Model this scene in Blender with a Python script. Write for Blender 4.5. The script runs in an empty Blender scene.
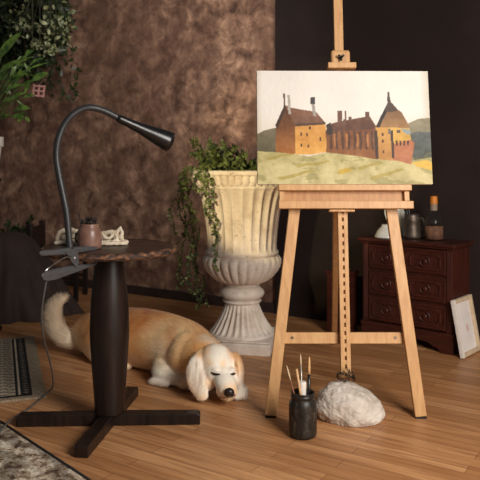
import bpy, bmesh, math, random
import numpy as np
from mathutils import Vector, Matrix, Quaternion, noise

random.seed(7)
rng = np.random.default_rng(7)
PI = math.pi
sc = bpy.context.scene
COL = sc.collection
F, HZ, CH = 700.0, 162.0, 1.07          # focal length in px, horizon row, camera height

# ------------------------------------------------------------------ camera, world, light
cam_d = bpy.data.cameras.new('camera')
cam = bpy.data.objects.new('camera', cam_d)
COL.objects.link(cam)
cam.location = (0, 0, CH)
cam.rotation_euler = (PI / 2, 0, 0)
cam_d.sensor_width = 36
cam_d.lens = F / 480 * 36
cam_d.shift_y = -(240 - HZ) / 480
cam_d.dof.use_dof = True
cam_d.dof.focus_distance = 3.05
cam_d.dof.aperture_fstop = 4.0
cam_d.clip_start = 0.05
sc.camera = cam

world = bpy.data.worlds.new('world')
sc.world = world
world.use_nodes = True
wb = world.node_tree.nodes['Background']
wb.inputs[0].default_value = (0.95, 0.97, 1.0, 1)
wb.inputs[1].default_value = 0.085


def area(name, loc, target, sx, sy, power, col):
    d = bpy.data.lights.new(name, 'AREA')
    d.shape = 'RECTANGLE'
    d.size, d.size_y = sx, sy
    d.energy = power
    d.color = col
    o = bpy.data.objects.new(name, d)
    COL.objects.link(o)
    o.location = loc
    o.rotation_euler = (Vector(target) - Vector(loc)).to_track_quat('-Z', 'Y').to_euler()
    return o


area('window_daylight', (1.65, 0.35, 1.75), (0.0, 3.3, 0.45), 1.2, 1.5, 128, (1.0, 0.94, 0.86))


def spot(name, loc, target, power, angle, blend, col, size):
    d = bpy.data.lights.new(name, 'SPOT')
    d.energy = power
    d.color = col
    d.spot_size = math.radians(angle)
    d.spot_blend = blend
    d.shadow_soft_size = size
    o = bpy.data.objects.new(name, d)
    COL.objects.link(o)
    o.location = loc
    o.rotation_euler = (Vector(target) - Vector(loc)).to_track_quat('-Z', 'Y').to_euler()
    return o


spot('added_wall_fill', (-0.1, 2.3, 2.75), (-0.6, 5.5, 1.7), 240, 56, 0.9, (1.0, 0.95, 0.89), 0.25)  # unseen fill spot, added to brighten the upper plaster wall

sc.view_settings.view_transform = 'Standard'
sc.view_settings.look = 'None'
sc.view_settings.gamma = 1
sc.view_settings.use_curve_mapping = False
sc.view_settings.exposure = 0.0


# ------------------------------------------------------------------ helpers
def P(px, py, D):
    return Vector(((px - 240) * D / F, D, CH - (py - HZ) * D / F))


def floorD(py):
    return CH * F / (py - HZ)


def srgb(r, g, b):
    def f(c):
        c /= 255
        return c / 12.92 if c <= 0.04045 else ((c + 0.055) / 1.055) ** 2.4
    return (f(r), f(g), f(b), 1)


def npsrgb(a):
    a = np.asarray(a, float) / 255
    return np.where(a <= 0.04045, a / 12.92, ((a + 0.055) / 1.055) ** 2.4)


def obj(name, bm, mat, parent=None, smooth=False, bevel=0.0):
    me = bpy.data.meshes.new(name)
    if isinstance(bm, bmesh.types.BMesh):
        bmesh.ops.recalc_face_normals(bm, faces=bm.faces[:])
        bm.to_mesh(me)
        bm.free()
    else:
        vs, fs = bm
        me.from_pydata([tuple(v) for v in vs], [], fs)
        me.update()
    o = bpy.data.objects.new(name, me)
    COL.objects.link(o)
    if mat:
        me.materials.append(mat)
    if parent:
        o.parent = parent
    if smooth:
        me.polygons.foreach_set('use_smooth', [True] * len(me.polygons))
    if bevel:
        m = o.modifiers.new('bevel', 'BEVEL')
        m.width = bevel
        m.segments = 2
        m.limit_method = 'ANGLE'
    return o


def tag(o, label, cat, group=None):
    o['label'] = label
    o['category'] = cat
    if group:
        o['group'] = group
    return o


def thing(name, label, cat, loc=(0, 0, 0), rotz=0, group=None):
    o = bpy.data.objects.new(name, None)
    COL.objects.link(o)
    o.empty_display_size = 0.1
    o.location = loc
    o.rotation_euler = (0, 0, rotz)
    return tag(o, label, cat, group)


def struct(o):
    o['kind'] = 'structure'
    return o


def box(bm, c, s, M=None):
    m = Matrix.Translation(Vector(c)) @ (M.to_4x4() if M is not None else Matrix()) @ Matrix.Diagonal((s[0], s[1], s[2], 1))
    return bmesh.ops.create_cube(bm, size=1, matrix=m)


def bar(bm, a, b, w, d, up=(0, 1, 0)):
    """square bar from a to b; w across, d along the up-ish direction"""
    a, b = Vector(a), Vector(b)
    z = (b - a).normalized()
    y = Vector(up)
    y = (y - z * y.dot(z)).normalized()
    x = y.cross(z)
    R = Matrix((x, y, z)).transposed()
    box(bm, (a + b) / 2, (w, d, (b - a).length), R)


def tube(bm, pts, rad, n=8, cap=True):
    pts = [Vector(p) for p in pts]
    if not hasattr(rad, '__len__'):
        rad = [rad] * len(pts)
    rings = []
    t0 = (pts[1] - pts[0]).normalized()
    x = t0.orthogonal().normalized()
    for i, p in enumerate(pts):
        if i == 0:
            t = pts[1] - pts[0]
        elif i == len(pts) - 1:
            t = pts[-1] - pts[-2]
        else:
            t = pts[i + 1] - pts[i - 1]
        t.normalize()
        x = (x - t * x.dot(t)).normalized()
        y = t.cross(x)
        rings.append([bm.verts.new(p + (x * math.cos(2 * PI * k / n) + y * math.sin(2 * PI * k / n)) * rad[i]) for k in range(n)])
    for i in range(len(rings) - 1):
        for k in range(n):
            bm.faces.new((rings[i][k], rings[i][(k + 1) % n], rings[i + 1][(k + 1) % n], rings[i + 1][k]))
    if cap:
        bm.faces.new(rings[0][::-1])
        bm.faces.new(rings[-1])


def lathe(bm, prof, n=48, c=(0, 0, 0), mod=None, M=None, cap=True):
    """prof: list of (r, z). mod(r, z, theta, i) -> r"""
    c = Vector(c)
    rings = []
    for i, (r, z) in enumerate(prof):
        ring = []
        for k in range(n):
            t = 2 * PI * k / n
            rr = mod(r, z, t, i) if mod else r
            v = Vector((rr * math.cos(t), rr * math.sin(t), z))
            if M is not None:
                v = M @ v
            ring.append(bm.verts.new(c + v))
        rings.append(ring)
    for i in range(len(rings) - 1):
        for k in range(n):
            bm.faces.new((rings[i][k], rings[i][(k + 1) % n], rings[i + 1][(k + 1) % n], rings[i + 1][k]))
    if cap:
        bm.faces.new(rings[0][::-1])
        bm.faces.new(rings[-1])


def spline(pts, m=8):
    """Catmull-Rom through pts"""
    pts = [Vector(p) for p in pts]
    out = []
    for i in range(len(pts) - 1):
        p0 = pts[max(i - 1, 0)]
        p1, p2 = pts[i], pts[i + 1]
        p3 = pts[min(i + 2, len(pts) - 1)]
        for k in range(m):
            t = k / m
            out.append(0.5 * ((2 * p1) + (p2 - p0) * t + (2 * p0 - 5 * p1 + 4 * p2 - p3) * t * t + (3 * p1 - p0 - 3 * p2 + p3) * t ** 3))
    out.append(pts[-1])
    return out


def lerp_list(xs, n):
    return list(np.interp(np.linspace(0, 1, n), np.linspace(0, 1, len(xs)), xs))


# ------------------------------------------------------------------ materials
class NT:
    def __init__(self, name):
        self.m = bpy.data.materials.new(name)
        self.m.use_nodes = True
        self.t = self.m.node_tree
        self.b = self.t.nodes['Principled BSDF']

    def n(self, typ, **kw):
        nd = self.t.nodes.new(typ)
        for k, v in kw.items():
            setattr(nd, k, v)
        return nd

    def l(self, a, b):
        self.t.links.new(a, b)

    def coord(self, which='Object', scale=(1, 1, 1), rot=(0, 0, 0)):
        tc = self.n('ShaderNodeTexCoord')
        mp = self.n('ShaderNodeMapping')
        mp.inputs['Scale'].default_value = scale
        mp.inputs['Rotation'].default_value = rot
        self.l(tc.outputs[which], mp.inputs['Vector'])
        return mp.outputs['Vector']

    def noise(self, vec, scale, detail=4, rough=0.55, dist=0.0):
        nd = self.n('ShaderNodeTexNoise')
        nd.inputs['Scale'].default_value = scale
        nd.inputs['Detail'].default_value = detail
        nd.inputs['Roughness'].default_value = rough
        nd.inputs['Distortion'].default_value = dist
        if vec is not None:
            self.l(vec, nd.inputs['Vector'])
        return nd.outputs['Fac']

    def ramp(self, fac, stops):
        nd = self.n('ShaderNodeValToRGB')
        el = nd.color_ramp.elements
        while len(el) < len(stops):
            el.new(0.5)
        for e, (p, c) in zip(el, stops):
            e.position = p
            e.color = c
        self.l(fac, nd.inputs['Fac'])
        return nd.outputs['Color']

    def mix(self, fac, a, b, mode='MIX'):
        nd = self.n('ShaderNodeMix', data_type='RGBA', blend_type=mode)
        for s, v in ((nd.inputs['Factor'], fac), (nd.inputs[6], a), (nd.inputs[7], b)):
            if hasattr(v, 'links'):
                self.l(v, s)
            else:
                s.default_value = v
        return nd.outputs[2]

    def bump(self, h, strength=0.3, dist=0.01):
        nd = self.n('ShaderNodeBump')
        nd.inputs['Strength'].default_value = strength
        nd.inputs['Distance'].default_value = dist
        self.l(h, nd.inputs['Height'])
        self.l(nd.outputs['Normal'], self.b.inputs['Normal'])

    def base(self, c):
        if hasattr(c, 'links'):
            self.l(c, self.b.inputs['Base Color'])
        else:
            self.b.inputs['Base Color'].default_value = c

    def rough(self, r):
        if hasattr(r, 'links'):
            self.l(r, self.b.inputs['Roughness'])
        else:
            self.b.inputs['Roughness'].default_value = r


def plain(name, c1, rough=0.6, c2=None, scale=20, bump=0.0, metal=0.0, spec=0.5, detail=4, sc3=(1, 1, 1)):
    t = NT(name)
    v = t.coord('Object', sc3)
    nz = t.noise(v, scale, detail)
    if c2 is None:
        c2 = tuple(x * 0.8 for x in c1[:3]) + (1,)
    t.base(t.ramp(nz, [(0.35, c2), (0.65, c1)]))
    t.rough(rough)
    t.b.inputs['Metallic'].default_value = metal
    t.b.inputs['Specular IOR Level'].default_value = spec
    if bump:
        t.bump(nz, bump, 0.004)
    return t.m


def wood(name, light, dark, scale=(40, 40, 3), rough=0.5, bump=0.08, spec=0.4, contrast=(0.3, 0.7)):
    t = NT(name)
    v = t.coord('Object', scale)
    nz = t.noise(v, 1.0, 5, 0.6, 0.4)
    big = t.noise(t.coord('Object', (3, 3, 1)), 1.3, 2)
    c = t.ramp(nz, [(contrast[0], dark), (contrast[1], light)])
    c = t.mix(t.ramp(big, [(0.35, (0, 0, 0, 1)), (0.65, (0.35, 0.35, 0.35, 1))]), c, dark)
    t.base(c)
    t.rough(rough)
    t.b.inputs['Specular IOR Level'].default_value = spec
    t.bump(nz, bump, 0.003)
    return t.m


def attr_mat(name, rough=0.7, bump=0.0, bscale=200, spec=0.3, sheen=0.0):
    t = NT(name)
    a = t.n('ShaderNodeAttribute', attribute_name='pigment')
    t.base(a.outputs['Color'])
    t.rough(rough)
    t.b.inputs['Specular IOR Level'].default_value = spec
    if sheen:
        t.b.inputs['Sheen Weight'].default_value = sheen
    if bump:
        t.bump(t.noise(t.coord('Object'), bscale, 3), bump, 0.002)
    return t.m


def set_pigment(o, cols):
    """cols: n x 3 linear"""
    me = o.data
    at = me.color_attributes.new('pigment', 'FLOAT_COLOR', 'POINT')
    full = np.ones((len(me.vertices), 4), np.float32)
    full[:, :3] = cols
    at.data.foreach_set('color', full.ravel())


M_easel = wood('pale beech wood', srgb(212, 168, 116), srgb(184, 136, 88), (60, 60, 5), 0.45)
M_easel_d = wood('beech wood of the rear strut', srgb(196, 146, 96), srgb(164, 114, 72), (60, 60, 5), 0.5)
M_darkwood = wood('worn black brown wood', srgb(46, 31, 25), srgb(19, 13, 11), (30, 30, 3), 0.4, 0.35, 0.3)
M_chest = wood('mahogany', srgb(76, 35, 25), srgb(48, 20, 15), (9, 9, 50), 0.4, 0.05)
M_chestv = wood('mahogany upright grain', srgb(82, 38, 27), srgb(52, 22, 16), (40, 40, 4), 0.4, 0.05)
M_black = plain('black rubber', srgb(17, 17, 18), 0.32, srgb(14, 14, 15), 90, 0.0)
M_gooseneck = plain('dark grey gooseneck', srgb(44, 45, 48), 0.45, srgb(36, 37, 40), 120, 0.0)
M_jaw = plain('grey moulded plastic', srgb(76, 77, 80), 0.4, srgb(66, 67, 70), 90, 0.0)
M_steel = plain('spring steel', srgb(190, 190, 190), 0.3, None, 40, 0, 1.0)
M_chain = plain('dark iron', srgb(60, 52, 46), 0.5, srgb(40, 34, 30), 60, 0, 0.7)
M_cream = plain('cream cloth', srgb(226, 210, 188), 0.9, srgb(196, 178, 152), 30, 0.2)
M_whitecanvas = plain('white primed canvas', srgb(232, 224, 216), 0.85, srgb(218, 208, 198), 18, 0.1)
M_enamel = plain('white enamel', srgb(220, 216, 208), 0.25, srgb(205, 200, 190), 8, 0)
M_tin = plain('old tin', srgb(120, 108, 96), 0.45, srgb(78, 68, 60), 14, 0.1, 0.75)

# plaster
t = NT('distressed brown plaster')
v = t.coord('Object', (1, 1, 1))
n1 = t.noise(v, 7.5, 9, 0.66, 0.35)
n2 = t.noise(t.coord('Object', (1, 1, 0.45)), 2.0, 5, 0.6, 0.6)
n3 = t.noise(v, 24, 5, 0.7, 0.8)
c = t.ramp(n1, [(0.35, srgb(82, 60, 50)), (0.46, srgb(130, 99, 82)), (0.55, srgb(162, 126, 104)), (0.66, srgb(204, 162, 134))])
c = t.mix(t.ramp(n2, [(0.4, (0.75, 0.75, 0.75, 1)), (0.62, (0, 0, 0, 1))]), c, srgb(98, 70, 58))
c = t.mix(t.ramp(n3, [(0.52, (0, 0, 0, 1)), (0.68, (0.55, 0.55, 0.55, 1))]), c, srgb(64, 44, 37))
t.base(c)
t.rough(0.9)
t.b.inputs['Specular IOR Level'].default_value = 0.2
t.bump(n1, 0.5, 0.02)
M_plaster = t.m

M_darkwall = plain('near black painted wall', srgb(43, 31, 28), 0.8, srgb(36, 26, 24), 3, 0.02, spec=0.25)
M_base = plain('dark baseboard', srgb(62, 46, 38), 0.7, srgb(46, 33, 28), 14)

# floor
YAW = -math.atan(0.65)
t = NT('oak strip floor')
v = t.coord('Object')
br = t.n('ShaderNodeTexBrick')
br.offset = 0.37
br.offset_frequency = 2
br.squash = 1.0
br.inputs['Scale'].default_value = 1.0
br.inputs['Brick Width'].default_value = 0.62
br.inputs['Row Height'].default_value = 0.066
br.inputs['Mortar Size'].default_value = 0.0012
br.inputs['Mortar Smooth'].default_value = 0.3
br.inputs['Color1'].default_value = (0, 0, 0, 1)
br.inputs['Color2'].default_value = (1, 1, 1, 1)
br.inputs['Mortar'].default_value = (0.0, 0.0, 0.0, 1)
t.l(v, br.inputs['Vector'])
grain = t.noise(t.coord('Object', (2.2, 40, 1)), 1.0, 6, 0.65, 0.6)
c = t.ramp(br.outputs['Color'], [(0.0, srgb(174, 122, 78)), (0.5, srgb(194, 140, 94)), (1.0, srgb(212, 158, 110))])
c = t.mix(t.ramp(grain, [(0.38, (0.75, 0.75, 0.75, 1)), (0.58, (0, 0, 0, 1))]), c, srgb(150, 99, 62))
c = t.mix(br.outputs['Fac'], c, srgb(110, 68, 42))
t.base(c)
t.rough(0.42)
t.b.inputs['Specular IOR Level'].default_value = 0.35
t.bump(grain, 0.06, 0.003)
M_floor = t.m

# stone urn
t = NT('weathered cream stone')
v = t.coord('Object')
n1 = t.noise(v, 7, 6, 0.65)
n2 = t.noise(v, 45, 4, 0.7)
c = t.ramp(n1, [(0.3, srgb(196, 178, 160)), (0.5, srgb(228, 214, 200)), (0.7, srgb(240, 230, 218))])
c = t.mix(t.ramp(n2, [(0.58, (0, 0, 0, 1)), (0.72, (0.7, 0.7, 0.7, 1))]), c, srgb(140, 122, 104))
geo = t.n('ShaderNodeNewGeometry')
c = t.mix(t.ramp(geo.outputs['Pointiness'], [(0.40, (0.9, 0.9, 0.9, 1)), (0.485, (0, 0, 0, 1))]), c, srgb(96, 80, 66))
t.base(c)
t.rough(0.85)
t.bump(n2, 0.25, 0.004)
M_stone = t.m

# rock
t = NT('pale rough rock')
v = t.coord('Object')
n1 = t.noise(v, 14, 8, 0.7, 0.3)
n2 = t.noise(v, 60, 4, 0.7)
c = t.ramp(n1, [(0.3, srgb(160, 146, 132)), (0.5, srgb(198, 186, 174)), (0.7, srgb(220, 210, 200))])
c = t.mix(t.ramp(n2, [(0.6, (0, 0, 0, 1)), (0.75, (0.6, 0.6, 0.6, 1))]), c, srgb(112, 98, 86))
t.base(c)
t.rough(0.92)
t.bump(n1, 0.6, 0.012)
M_rock = t.m


def leaf_mat(name, a, b, rough=0.45):
    t = NT(name)
    v = t.coord('Object')
    nz = t.noise(v, 26, 2)
    t.base(t.ramp(nz, [(0.35, a), (0.62, b)]))
    t.rough(rough)
    t.b.inputs['Specular IOR Level'].default_value = 0.4
    return t.m


M_ivy = leaf_mat('ivy green', srgb(44, 56, 28), srgb(112, 124, 72))
M_ivy_dark = leaf_mat('dark hanging foliage', srgb(20, 30, 15), srgb(44, 58, 28))
M_var = leaf_mat('pale variegated foliage', srgb(52, 66, 36), srgb(138, 138, 100))
M_broad = leaf_mat('bright broad leaf', srgb(40, 66, 24), srgb(92, 116, 48), 0.35)
M_stem = plain('plant stem', srgb(48, 46, 26), 0.7)

# ------------------------------------------------------------------ setting
w_dir = Vector((math.cos(YAW), math.sin(YAW), 0))
w_n = Vector((math.sin(YAW), -math.cos(YAW), 0))      # towards the room
RW = Matrix.Rotation(YAW, 3, 'Z')


def wall_pt(X):
    return Vector((X, 5.12 - 0.65 * X, 0))


corner = wall_pt(0.262)
Hw = 2.9
bm = bmesh.new()
box(bm, (-1, 0, -0.05), (12, 8, 0.1))
fl = struct(obj('floor', bm, M_floor))
fl.rotation_euler.z = YAW
fl.location = (0.3, 2.4, 0)

bm = bmesh.new()
box(bm, (-3.0, 0.06, Hw / 2), (6.0, 0.12, Hw))
wbk = struct(obj('wall_back', bm, M_plaster))
wbk.location = corner
wbk.rotation_euler.z = YAW
bm = bmesh.new()
box(bm, (1.6, 0.045, Hw / 2), (3.2, 0.15, Hw))
wr = struct(obj('wall_right', bm, M_darkwall))
wr.location = corner + w_dir * 0.001
wr.rotation_euler.z = YAW
bm = bmesh.new()
box(bm, (-3.0, -0.009, 0.035), (5.996, 0.018, 0.07))
bb = struct(obj('baseboard_back', bm, M_base, bevel=0.004))
bb.location = corner
bb.rotation_euler.z = YAW


# ------------------------------------------------------------------ urn
UX, UY = 0.012, 4.07
us = F / UY                       # px per metre at the urn
urn = thing('stone_urn', 'big weathered cream stone urn with fluted sides on a square plinth, ivy growing in it', 'urn', (UX, UY, 0))


def uz(py):
    return CH - (py - HZ) / us


NF = 26


def flute(amp, sharp=1.0, n=NF):
    def f(r, z, th, i):
        a = amp[i] if hasattr(amp, '__len__') else amp
        if not a:
            return r
        s = abs(math.cos(n * th / 2)) ** sharp
        return r * (1 - a * s)
    return f


def gad(amp, n=NF):
    def f(r, z, th, i):
        a = amp[i]
        return r * (1 - a * (1 - abs(math.sin(n * th / 2)) ** 0.7))
    return f


# square plinth, yawed
bm = bmesh.new()
ph = uz(333)
box(bm, (0, 0, ph * 0.42), (0.395, 0.395, ph * 0.84))
box(bm, (0, 0, ph * 0.93), (0.385, 0.385, ph * 0.14))
pl = obj('plinth', bm, M_stone, urn, bevel=0.008)
pl.rotation_euler.z = math.radians(-12)
# flared foot
bm = bmesh.new()
prof = [(33, 333), (33, 331), (31, 329), (29.5, 327), (26, 322), (22.5, 316), (19.5, 310), (17.5, 305), (16.5, 302)]
pr = [(r / us, uz(y)) for r, y in prof]
amp = [0, 0.0, 0.08, 0.10, 0.12, 0.12, 0.10, 0.06, 0.0]
pr2, amp2 = [], []
for i in range(len(pr) - 1):
    for k in range(3):
        tt = k / 3
        pr2.append((pr[i][0] * (1 - tt) + pr[i + 1][0] * tt, pr[i][1] * (1 - tt) + pr[i + 1][1] * tt))
        amp2.append(amp[i] * (1 - tt) + amp[i + 1] * tt)
pr2.append(pr[-1]); amp2.append(amp[-1])
lathe(bm, pr2, NF * 10, mod=flute(amp2, 1.6))
obj('foot', bm, M_stone, urn, smooth=True)
# neck ring
bm = bmesh.new()
prof = [(16.5, 302.5), (19, 301), (19.5, 299.5), (17, 298.5), (18, 297.5), (21, 295.5), (22.5, 292.5), (21.5, 289.5), (19, 287.5), (17.3, 285), (18, 283), (20, 281.5)]
lathe(bm, [(r / us, uz(y)) for r, y in prof], 96)
obj('neck', bm, M_stone, urn, smooth=True)
# gadrooned bowl
bm = bmesh.new()
prof = [(17, 282.5), (22, 281.5), (27, 279), (32, 275), (36, 270), (38.6, 265), (39.6, 261), (39.2, 258), (37.5, 255.5), (35, 254)]
amp = [0.0, 0.03, 0.06, 0.075, 0.08, 0.08, 0.07, 0.05, 0.02, 0]
lathe(bm, [(r / us, uz(y)) for r, y in prof], NF * 10, mod=gad(amp))
obj('bowl', bm, M_stone, urn, smooth=True)
# vase body
bm = bmesh.new()
prof = [(34, 254.5), (36.5, 253), (36.5, 250.5), (34.8, 249), (34.5, 246), (34.8, 240), (35.6, 230), (36.8, 220), (38.4, 210), (40.5, 200), (43, 192), (45.5, 187.5), (47, 185)]
amp = [0, 0, 0, 0.02, 0.06, 0.075, 0.08, 0.08, 0.08, 0.075, 0.06, 0.03, 0]
pr = [(r / us, uz(y)) for r, y in prof]
lathe(bm, pr, NF * 10, mod=flute(amp, 0.8))
obj('fluted_body', bm, M_stone, urn, smooth=True)
# rim with egg-and-dart
bm = bmesh.new()
prof = [(44, 186), (47, 185), (48.5, 184), (49.5, 182), (51, 179), (51.5, 176), (51.5, 175), (52.5, 174.5), (53, 172.5), (52.5, 170.5), (51, 170), (46, 170), (44, 171.5), (43, 178), (20, 179)]
pr = [(r / us, uz(y)) for r, y in prof]


def eggs(r, z, th, i):
    if 2 <= i <= 6:
        return r * (1 - 0.05 * (1 - abs(math.sin(22 * th)) ** 0.6))
    return r


lathe(bm, pr, 44 * 10, mod=eggs)
obj('rim', bm, M_stone, urn, smooth=True)


# ------------------------------------------------------------------ foliage helpers
def leaf(vs, fs, p, d, nrm, L, W, shape='oval', fold=0.25):
    """one leaf: p base, d direction, nrm surface normal"""
    d = d.normalized()
    s = d.cross(nrm)
    if s.length < 1e-4:
        s = d.orthogonal()
    s.normalize()
    u = s.cross(d).normalized()
    if shape == 'ivy':
        half = [(0.0, 0.0), (0.12, 0.62), (0.38, 1.0), (0.5, 0.62), (0.8, 0.42), (1.0, 0.0)]
    elif shape == 'blade':
        half = [(0.0, 0.05), (0.25, 0.6), (0.5, 1.0), (0.75, 0.75), (1.0, 0.0)]
    else:
        half = [(0.0, 0.0), (0.2, 0.7), (0.45, 1.0), (0.75, 0.7), (1.0, 0.0)]
    bend = random.uniform(0.05, 0.3)
    b = len(vs)
    mid = []
    for tt, ww in half:
        z = -bend * tt * tt * L
        vs.append(p + d * tt * L + u * z)
        mid.append(len(vs) - 1)
    for sg in (1, -1):
        side = []
        for tt, ww in half:
            z = -bend * tt * tt * L + fold * ww * W * 0.5
            vs.append(p + d * tt * L + s * sg * ww * W * 0.5 + u * z)
            side.append(len(vs) - 1)
        for i in range(len(half) - 1):
            q = (mid[i], mid[i + 1], side[i + 1], side[i])
            fs.append(q if sg > 0 else q[::-1])


def rdir(up=0.0):
    v = Vector((random.gauss(0, 1), random.gauss(0, 1), random.gauss(0, 1) + up))
    return v.normalized()


# ------------------------------------------------------------------ ivy in the urn
ivy = thing('trailing_ivy', 'green ivy mounded in the cream stone urn and trailing down its left side', 'ivy plant', (UX, UY, uz(179) + 0.003))
io = Vector(ivy.location)
vs, fs = [], []
sb = bmesh.new()
zr = uz(170)
for i in range(100):                       # upright sprigs in the mouth
    a = random.uniform(0, 2 * PI)
    r = 0.22 * math.sqrt(random.random())
    b0 = Vector((UX + r * math.cos(a), UY + r * math.sin(a), zr - 0.04))
    hgt = 0.06 + 0.17 * math.exp(-((b0.x - UX + 0.12) / 0.11) ** 2) * random.uniform(0.25, 1.0)
    if b0.x > UX + 0.08:
        hgt = random.uniform(0.04, 0.075)
    tip = b0 + Vector((random.gauss(-0.02, 0.055), random.gauss(-0.02, 0.05), hgt))
    mid = (b0 + tip) / 2 + Vector((random.gauss(0, 0.012), random.gauss(0, 0.012), 0.01))
    pts = spline([b0, mid, tip], 4)
    tube(sb, [p - io for p in pts], 0.0018, 4)
    for p in pts[2:]:
        for k in range(3):
            leaf(vs, fs, p - io, rdir(0.3), rdir(1.2), random.uniform(0.022, 0.042), random.uniform(0.018, 0.034), 'ivy')
for i in range(13):                       # trailing vines over the left rim
    a = PI + random.choice([random.gauss(0.15, 0.28), random.gauss(0.15, 0.28), random.gauss(0.75, 0.2)])
    cs, sn = math.cos(a), math.sin(a)
    R0 = 53 / us + 0.010
    p = Vector((UX + cs * R0 * 0.8, UY + sn * R0 * 0.8, zr + 0.01))
    pts = [p.copy(), Vector((UX + cs * R0, UY + sn * R0, zr + 0.012))]
    ln = random.choice([0.12, 0.25, 0.4, 0.55, 0.7, 0.82])
    n = max(4, int(ln / 0.04))
    q = pts[-1].copy()
    dr = random.gauss(0, 0.006)
    for k in range(n):
        frac = k / n
        q = q + Vector((random.gauss(0.0035 if frac > 0.2 else 0.0, 0.014) , random.gauss(0, 0.010) + dr * 0.3, -ln / n))
        # keep clear of the stone
        rr = math.hypot(q.x - UX, q.y - UY)
        need = 0.018 + np.interp(q.z, [uz(285), uz(265), uz(250), uz(220), uz(190), uz(170)], [30 / us, 42 / us, 40 / us, 40 / us, 48 / us, 55 / us])
        if q.z < uz(285):
            need = 0.16
        if rr < need:
            q.x = UX + (q.x - UX) * need / rr
            q.y = UY + (q.y - UY) * need / rr
        pts.append(q.copy())
    pp = spline(pts, 3)
    tube(sb, [x - io for x in pp], 0.0015, 4)
    for x in pp[2:]:
        for k in range(random.choice([1, 2, 2, 3])):
            out = Vector((x.x - UX, x.y - UY, 0)).normalized()
            leaf(vs, fs, x - io, (out * 0.5 + rdir(-0.4)).normalized(), (out + rdir() * 0.7 + Vector((0, 0, 0.4))).normalized(), random.uniform(0.014, 0.030), random.uniform(0.012, 0.024), 'ivy')
obj('foliage', (vs, fs), M_ivy, ivy, smooth=True)
obj('stems', sb, M_stem, ivy, smooth=True)

# ------------------------------------------------------------------ table
TX, TY = -0.533, 2.86
tbl = thing('side_table', 'small round dark wooden pedestal table with worn edge and crossed feet', 'table', (TX, TY, 0))
TZ = CH - (246 - HZ) * TY / F
# top
t = NT('dark worn tabletop')
v = t.coord('Object')
n1 = t.noise(t.coord('Object', (3, 16, 3)), 2.0, 7, 0.7, 0.8)
n2 = t.noise(v, 24, 6, 0.7, 0.5)
c = t.ramp(n1, [(0.35, srgb(30, 20, 17)), (0.52, srgb(66, 43, 32)), (0.68, srgb(112, 76, 54))])
c = t.mix(t.ramp(n2, [(0.5, (0, 0, 0, 1)), (0.64, (0.8, 0.8, 0.8, 1))]), c, srgb(26, 18, 16))
t.base(c)
t.rough(0.42)
t.bump(n2, 0.5, 0.006)
M_top = t.m
bm = bmesh.new()
R = 0.272


def rough_edge(r, z, th, i):
    if r < 0.2:
        return r
    return r + 0.004 * noise.noise(Vector((math.cos(th) * 6, math.sin(th) * 6, z * 60))) + 0.002 * noise.noise(Vector((math.cos(th) * 22, math.sin(th) * 22, z * 90)))


zt = TZ
lathe(bm, [(0.05, zt - 0.030), (R - 0.03, zt - 0.030), (R - 0.012, zt - 0.028), (R - 0.003, zt - 0.024), (R, zt - 0.012), (R - 0.002, zt - 0.005), (R - 0.01, zt - 0.001), (R - 0.02, zt), (0.02, zt)], 120, mod=rough_edge)
obj('tabletop', bm, M_top, tbl, smooth=False, bevel=0)
t = NT('chipped worn rim')
n1 = t.noise(t.coord('Object', (1, 1, 2.2)), 34, 6, 0.7, 0.4)
c = t.ramp(n1, [(0.40, srgb(30, 22, 20)), (0.50, srgb(74, 48, 36)), (0.58, srgb(128, 86, 58)), (0.70, srgb(168, 122, 86))])
t.base(c)
t.rough(0.6)
t.bump(n1, 0.8, 0.01)
bm = bmesh.new()
lathe(bm, [(R - 0.016, zt - 0.0285), (R + 0.0005, zt - 0.024), (R + 0.0045, zt - 0.014), (R + 0.0035, zt - 0.005), (R - 0.007, zt + 0.0006), (R - 0.014, zt + 0.0004)], 120, mod=rough_edge, cap=False)
obj('rim', bm, t.m, tbl, smooth=True)
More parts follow.
